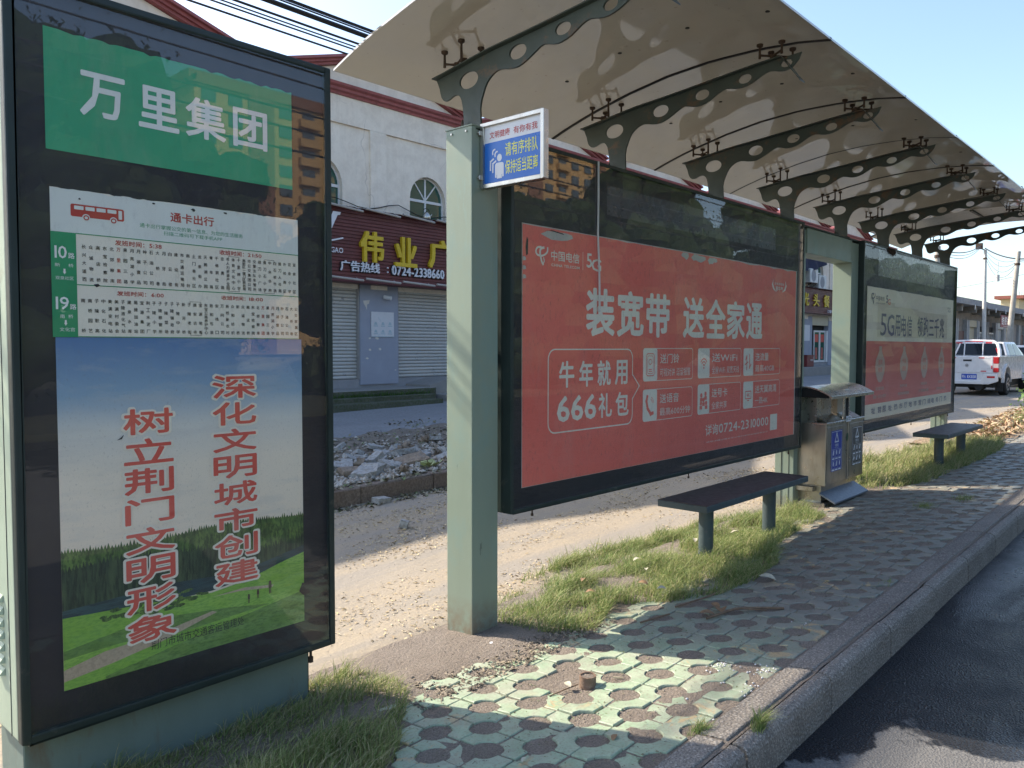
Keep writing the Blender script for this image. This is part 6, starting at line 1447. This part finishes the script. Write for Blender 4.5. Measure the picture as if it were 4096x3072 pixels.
g1 = [(3.20, 2.72), (3.38, 2.46), (3.62, 2.55), (3.85, 2.66), (4.02, 2.42), (4.28, 2.22), (4.7, 2.18), (5.2, 2.24), (5.6, 2.45), (6.2, 2.52), (6.9, 2.55), (7.1, 2.75), (7.1, 3.20), (6.3, 3.36), (5.6, 3.46), (4.8, 3.58), (4.0, 3.50), (3.5, 3.30), (3.22, 3.05)]
grass('verge_grass', gpts(g1, 30000, .08), .088, .0050, GR, .8)
grass('dry_verge_grass', gpts(g1, 6500, .15), .07, .0048, GRD, 1.1)
g0 = [(-.5, 3.02), (-.5, 2.3), (.9, 2.2), (1.55, 2.12), (1.86, 2.24), (2.05, 2.44), (2.24, 2.62), (2.34, 2.80), (2.34, 3.0), (2.22, 3.16), (2.03, 3.12), (2.0, 3.0), (.84, 2.98)]
grass('lightbox_grass', gpts(g0, 17000, -.1), .072, .0048, GR, .7)
grass('dry_lightbox_grass', gpts(g0, 6000), .07, .005, GRD, .9)
g2 = [(8.45, 3.0), (8.5, 2.55), (9.1, 2.30), (10.0, 2.28), (11.0, 2.2), (12.0, 2.2), (12.9, 2.3), (13.3, 2.6), (13.0, 3.1), (12.2, 3.35), (10.6, 3.5), (9.4, 3.5), (8.7, 3.25)]
grass('far_verge_grass', gpts(g2, 15000, .05), .11, .007, GR, .6); grass('far_dry_verge_grass', gpts(g2, 6000, .1), .11, .008, GRD, .8)
g3 = [(13.1, 2.5), (14.5, 2.35), (20, 2.3), (30, 2.3), (30, 3.5), (20, 3.4), (14, 3.3), (13.2, 3.1)]
grass('distant_verge_grass', gpts(g3, 6000, .15), .13, .012, GR, .7)
pp = gpts(g3, 9000, -.3); scatter('dry_clippings', [(a, c, e+.03+abs(rng.normal(0, .05))) for a, c, e in pp], .13, rmat('dry_clipping', [(.34, .20, .11), (.44, .30, .17), (.50, .40, .26), (.22, .12, .07)]), flat=.5, aspect=6, curl=.3)
V = grid('verge_bank', list(np.arange(12.9, 30, .25)), list(np.arange(2.3, 3.6, .1)), lambda x_, y_: (zp(x_, y_) if y_ < 3.1 else zr(x_)-.05) + .09*max(0, math.sin(math.pi*(y_-2.3)/1.3))*min(1, (x_-12.9)/1.5) + nz(x_, y_, 3, .03) - .01, m_soil('brown_mulch_bank', (.34, .23, .14), (.44, .33, .21), (.20, .12, .07), 25, 1.0, .03, 3))
# tufts
def tuft(x_, y_, z_, n_, h_, r_, lab, mat=GR, lean=.9):
    pts = [(x_+rng.normal(0, r_), y_+rng.normal(0, r_*.6), z_) for _ in range(n_)]; o = grass('grass_tuft', pts, h_, .0034, mat, lean, k=None or 'stuff'); del o['kind']; return tag(o, lab, 'grass tuft')
tuft(2.80, 1.27, zp(2.8, 1.27)-.01, 260, .075, .018, 'bright green grass tuft growing over the kerb edge at the bottom of the picture')
tuft(2.66, 1.44, zp(2.66, 1.44)-.012, 240, .040, .026, 'low grass tuft between the last paver and the kerb, left of the bright kerb tuft')
tuft(5.0, 1.47, zp(5, 1.47)-.01, 40, .03, .03, 'tiny faint grass tuft in the kerb joint further along the pavement')
for i, (x_, y_) in enumerate([(8.1, 1.75), (7.6, 1.95)]): tuft(x_, y_, zp(x_, y_)-.01, 200, .05, .06, ['flat weed growing between pavers near the sunlit kerb patch', 'flat weed growing between pavers, nearer to the litter bin'][i])
# moss and weeds on the steps
grass('step_weeds', [(x_, 13.05+rng.normal(0, .03), .48) for x_ in rng.uniform(8, 11.8, 700)], .09, .012, gmat('weed_leaf', (.07, .15, .03), (.10, .20, .04), (.06, .10, .02)), .8)

# ================================================================== small things on the pavement
pz = zp(2.785, 2.054)-.02
pi_ = thing('pipe_stub', 'short rusty pipe stub standing up out of the soil between the green pavers', 'pipe', (2.785, 2.054, pz))
b = MB(); n = 24; ro_, ri_ = .037, .031
V = []
for z_, r_ in ((0, ro_), (.065, ro_), (.065, ri_), (.055, ri_)): V += [(r_*math.cos(2*math.pi*i/n), r_*math.sin(2*math.pi*i/n), z_ + (.0012*math.sin(i*.8) if z_ > .06 else 0)) for i in range(n)]
b.add(V, [[k_*n+i, k_*n+(i+1) % n, (k_+1)*n+(i+1) % n, (k_+1)*n+i] for k_ in range(3) for i in range(n)]); b.build('pipe_wall', pm('light_rust_pipe', (.20, .13, .09), .7, var=.3, scale=40, dirt=(.33, .25, .19), dscale=30, dthr=.5, damt=.6, bump=.3), pi_, smooth=True, local=True)
b = MB(); b.add([(.031*math.cos(2*math.pi*i/n), .031*math.sin(2*math.pi*i/n), .058+.002*math.sin(i*2)) for i in range(n)]+[(0, 0, .063)], [[i, (i+1) % n, n] for i in range(n)]); b.build('soil_fill', SOIL, pi_, local=True)
TW = pm('dry_twig', (.20, .13, .08), .8, var=.3, scale=30, bump=.2); TWL = pm('pale_twig', (.52, .43, .28), .8, var=.2, scale=30, bump=.1)
def twig(pts, r_, lab, mat=TW):
    m = MB(); m.tube([(x_, y_, zp(x_, y_)+z_) for x_, y_, z_ in pts], r_, 6); return tag(m.build('twig', mat, smooth=True), lab, 'twig')
twig([(2.60, 2.12, .0), (2.68, 2.10, .006), (2.745, 2.075, .012)], .0028, 'thin dark twig lying against the left side of the rusty pipe stub')
twig([(2.90, 2.00, .008), (2.925, 1.965, .004)], .004, 'short pale stick lying on the paver gap right of the rusty pipe stub', TWL)
twig([(3.66, 1.56, .004), (3.68, 1.53, .004)], .003, 'tiny pale stick near the kerb stones', TWL)
twig([(3.85, 2.05, .01), (4.05, 1.98, .02), (4.15, 1.90, .01), (4.22, 1.78, .006)], .007, 'long bent brown twig lying on the shaded pavers before the grass')
twig([(4.08, 1.98, .015), (4.13, 1.84, .01)], [.006, .003], 'side shoot lying beside the long bent brown twig')
twig([(3.95, 2.30, .01), (4.20, 2.22, .02), (4.35, 2.24, .01)], .005, 'straight dry twig at the edge of the grass')
twig([(3.62, 2.32, .008), (3.82, 2.26, .01)], .005, 'short dry stalk lying between grass and pavers behind the bent twig')
LF = pm('brown_dead_leaf', (.28, .17, .09), .75, var=.25, scale=30, bump=.2); LFP = pm('pale_dead_leaf', (.52, .48, .36), .75, var=.2, scale=30, bump=.2)
def leaf(x_, y_, L_, a_, lab, mat=LF, z_=.006, tilt=.3):
    m = MB(); n_ = 6; V = []
    for i in range(n_+1):
        t_ = i/n_; w_ = math.sin(math.pi*min(1, t_*1.05))**.7*.26*L_; zz_ = .16*L_*math.sin(t_*3.1)*tilt*2
        for s_, zo in ((-1, .10*L_), (0, 0), (1, .08*L_)): V.append(((t_-.5)*L_, s_*w_, zz_+zo*abs(s_)*w_/L_*4))
    m.add(V, [[i*3+q, i*3+q+1, (i+1)*3+q+1, (i+1)*3+q] for i in range(n_) for q in range(2)])
    o = m.build('fallen_leaf', mat, smooth=True); o.location = (x_, y_, (zp(x_, y_) if y_ < 3.1 else zd(x_, y_))+z_); o.rotation_euler = (random.uniform(-.2, .2), random.uniform(-.2, .2), a_); return tag(o, lab, 'leaf')
leaf(2.70, 2.10, .055, 1.2, 'yellowish leaf leaning on the left side of the rusty pipe stub', LFP, .02)
leaf(4.02, 2.05, .12, .5, 'crumpled brown leaf on the shaded pavers by the long twig', LF); leaf(3.93, 2.09, .09, 2.2, 'second crumpled brown leaf left of the long twig', LF); leaf(4.08, 2.12, .08, 1.1, 'pointed brown leaf touching the grass beside the long twig', LF)
leaf(4.72, 2.10, .11, 1.9, 'pale curled leaf lying on the pavers under the near bench', LFP, .02); leaf(5.15, 1.98, .06, .4, 'small reddish leaf in a paver hole past the near bench', LF)
leaf(2.42, 1.66, .045, .3, 'small brown leaf lying in a round soil hole near the bottom of the picture', LF); leaf(2.10, 1.83, .03, .3, 'tiny pale leaf in a soil hole near the bottom left grass', LFP)
for i, (x_, y_, m_, lb_) in enumerate([(3.75, 2.75, LF, 'brown'), (3.95, 2.95, LF, 'rust coloured'), (4.35, 2.75, LFP, 'pale'), (4.05, 2.58, LF, 'dark red'), (4.55, 2.95, LFP, 'cream'), (4.9, 3.15, LF, 'round brown'), (5.25, 2.9, LFP, 'upright pale'), (5.6, 2.75, LFP, 'curled white'), (5.9, 3.1, LF, 'small tan'), (4.0, 2.42, LFP, 'torn pale')]):
    leaf(x_, y_, random.uniform(.05, .08), random.random()*3, '%s dead leaf caught in the grass between the first post and the near bench' % lb_, m_, .085, .5)
b = MB(); b.tube([(2.965, 2.80, zp(2.96, 2.8)+.0), (2.965, 2.80, zp(2.96, 2.8)+.008)], [.020, .014], 12); tag(b.build('bottle_cap', WH), 'small white crumpled cap lying on the soil in front of the first green post', 'cap')
# leafy shrub at the right edge
SHR = gmat('shrub_leaf', (.10, .19, .06), (.16, .27, .09), (.24, .36, .14))
sb = thing('leafy_shrub', 'small leafy green shrub on the verge at the right edge of the picture', 'shrub', (17.6, 2.75, .1)); b = MB()
for q in range(9): a_ = q*.7; b.tube([(17.6, 2.6, .1), (17.6+.12*math.cos(a_), 2.6+.10*math.sin(a_), .4), (17.6+.3*math.cos(a_), 2.6+.22*math.sin(a_), .75)], [.015, .01, .004], 5)
b.build('stem', TW, sb); c = np.array([17.6, 2.58, .52]); pts = []
while len(pts) < 620:
    q = rng.normal(0, 1, 3)*np.array([.22, .16, .19]); pts.append(c+q)
o = scatter('foliage', pts, .07, SHR, flat=.8, aspect=1.7, curl=.2, parent=sb); del o['kind']

# ================================================================== the other side of the road: seen only as reflections in the glass
kind(MB().box(-60, 220, -40, -9.0, -.5, .02).build('opposite_verge', m_soil('darkened_verge_soil', (.07, .075, .04), (.11, .11, .06), (.05, .05, .03), 8, .5, .02, 1)), 'structure')  # opposite ground, colour darkened to weaken its reflection in the lightbox glass
def tower(x0, x1, y0, y1, h, nf, lab, ncol):
    t_ = thing('apartment_tower', lab, 'building', ((x0+x1)/2, (y0+y1)/2, 0)); YB = pm('ochre_apartment_wall', (.56, .36, .16), .8, var=.06, scale=.1, bump=0); BR = pm('brown_apartment_wall', (.26, .13, .08), .8, var=.06, scale=.1, bump=0); WD = pm('dark_apartment_window', (.10, .13, .16), .3, bump=0)
    fh = h/nf; b = MB(); b.box(x0, x1, y0, y1, 0, h); b.build('wall', YB, t_); b = MB(); b.box(x0-.6, x1+.6, y0-.6, y1+.6, h, h+1.0); b.box(x0, x1, y0+2, y1-2, h+1, h+3); b.build('roof_slab', BR, t_)
    cw = (x1-x0)/ncol; wm = MB().box(0, cw*.52, 0, .3, 0, fh*.55).build('window', WD); bm_ = MB().box(0, cw*.9, 0, 1.2, 0, fh*.42).build('balcony', YB); wme, bme = wm.data, bm_.data; bpy.data.objects.remove(wm); bpy.data.objects.remove(bm_)
    for c in range(ncol):
        if c % 5 == 2: MB().box(x0+c*cw, x0+(c+1)*cw, y1, y1+.5, 0, h).build('stair_shaft', BR, t_)
        for f_ in range(nf):
            if fh*f_ < 14: continue
            if c % 5 == 2: continue
            o = bpy.data.objects.new('window', wme); COL.objects.link(o); o.parent = t_; o.location = Vector((x0+c*cw+cw*.24, y1+.01, fh*f_+fh*.3)) - Vector(t_.location)
            if c % 5 == 4: o = bpy.data.objects.new('balcony', bme); COL.objects.link(o); o.parent = t_; o.location = Vector((x0+c*cw+cw*.05, y1, fh*f_)) - Vector(t_.location)
    return t_
tower(70, 128, -152, -134, 49, 13, 'tall ochre apartment block across the main road, mirrored in the route lightbox', 11)
tower(150, 214, -150, -134, 66, 17, 'higher ochre apartment block across the main road, mirrored in the red lightbox', 11)
TLF = gmat('tree_leaf', (.045, .085, .022), (.075, .12, .035), (.03, .055, .018)); BARK = pm('tree_bark', (.12, .09, .07), .9, var=.2, bump=.4)
def tree(x_, y_, h_, r_, n_, lab, seed):
    rs = np.random.default_rng(seed); t_ = thing('roadside_tree', lab, 'tree', (x_, y_, 0)); b = MB(); b.tube([(x_, y_, -.1), (x_+.1, y_, h_*.3), (x_+.15, y_+.1, h_*.55)], [.18, .14, .07], 8)
    for q in range(6): a_ = rs.uniform(0, 6.28); b.tube([(x_+.1, y_, h_*(.28+.05*q)), (x_+r_*.6*math.cos(a_), y_+r_*.6*math.sin(a_), h_*(.5+.07*q))], [.07, .02], 6)
    b.build('trunk', BARK, t_, smooth=True)
    cl = [(rs.uniform(-1, 1)*r_*.65, rs.uniform(-1, 1)*r_*.65, h_*rs.uniform(.12, .92)) for _ in range(46)]; pts = []
    for _ in range(n_):
        c = cl[rs.integers(46)]; q = rs.normal(0, 1, 3)*r_*.22; pts.append((x_+c[0]+q[0], y_+c[1]+q[1], c[2]+q[2]*.8))
    core = MB()
    for c in cl:
        rr = r_*.36; nn_ = 7; base_ = len(core.v)
        for iu in range(nn_+1):
            for iv in range(10):
                th = math.pi*iu/nn_; ph = 2*math.pi*iv/10; d_ = Vector((math.sin(th)*math.cos(ph), math.sin(th)*math.sin(ph), math.cos(th)*.85)); k_ = rr*(1+.45*noise.noise(d_*2.2+Vector((c[0], c[1], seed))))
                core.v.append((x_+c[0]+d_.x*k_, y_+c[1]+d_.y*k_, c[2]+d_.z*k_))
        for iu in range(nn_):
            for iv in range(10): core.f.append([base_+iu*10+iv, base_+iu*10+(iv+1) % 10, base_+(iu+1)*10+(iv+1) % 10, base_+(iu+1)*10+iv]); core.m.append(0)
    core.build('inner_crown', TLF, t_)
    o = scatter('crown', pts, .11, TLF, flat=.8, aspect=1.8, parent=t_); del o['kind']
for i, (x_, y_, h_, r_) in enumerate([(3.5, -14, 7.6, 2.2), (6.8, -13.5, 8.6, 2.5), (10.5, -15, 7.0, 2.3), (16, -14.5, 6.4, 2.4), (21, -13.5, 6.8, 2.5), (25.5, -14.5, 7.6, 2.6), (31, -14, 9.6, 2.9), (36, -15, 8.2, 2.7), (43, -14, 10.0, 3.0), (52, -15, 9.0, 3.2), (62, -15, 8.0, 3.2), (-3, -14, 7.0, 2.5), (72, -16, 9, 3.4), (82, -15, 8, 3.4), (93, -16, 9.5, 3.6), (105, -17, 9, 3.8), (120, -17, 10, 4.2), (140, -18, 11, 4.6), (28, -16, 7, 2.8), (48, -17, 8, 3)]):
    tree(x_, y_, h_, r_, 13000 if x_ < 60 else 7000, 'leafy street tree number-less in the row across the road'.replace(' number-less', '') , 50+i); bpy.context.scene.collection.objects
for o in bpy.data.objects:
    if o.get('category') == 'tree' and not o.parent: o['group'] = 'row of trees across the main road'; o['label'] = 'leafy tree in the row across the main road behind the camera'
for i, x_ in enumerate((14, 40)):
    p = thing('utility_pole', ['concrete pole across the main road, nearer one behind the camera', 'concrete pole across the main road, further one behind the camera'][i], 'pole', (x_, -10.5, 0)); MB().tube([(x_, -10.5, -.1), (x_, -10.5, 9)], [.16, .10], 10).build('shaft', POLE, p, smooth=True); MB().box(x_-.05, x_+.05, -11.4, -9.6, 8.3, 8.42).build('crossarm', RUST, p)
wb = MB()
for z_, y_ in ((8.45, -11.3), (8.45, -10.5), (8.45, -9.7), (7.4, -10.4), (7.0, -10.4), (6.5, -10.4)): m = wire('', '', (-20, y_, z_), (90, y_, z_), .6, .025, 40); wb.add(m.v, m.f)
tag(wb.build('overhead_wires', BLKW), 'overhead wires strung along the far side of the main road behind the camera', 'cable')

for o in bpy.data.objects:
    if o.parent and o.name.split('.')[0] in ('stud_head', 'cap_screw', 'torn_patch', 'tear_hole', 'peeled_patch', 'peeled_fleck', 'torn_spot', 'drip_spout', 'dry_leaf_scrap', 'parapet_rail', 'printed_walker', 'rim_opening', 'bolt_tab'): o['kind'] = 'stuff'
# tidy: the lettering helper object is not part of the place
bpy.data.objects.remove(_fo)
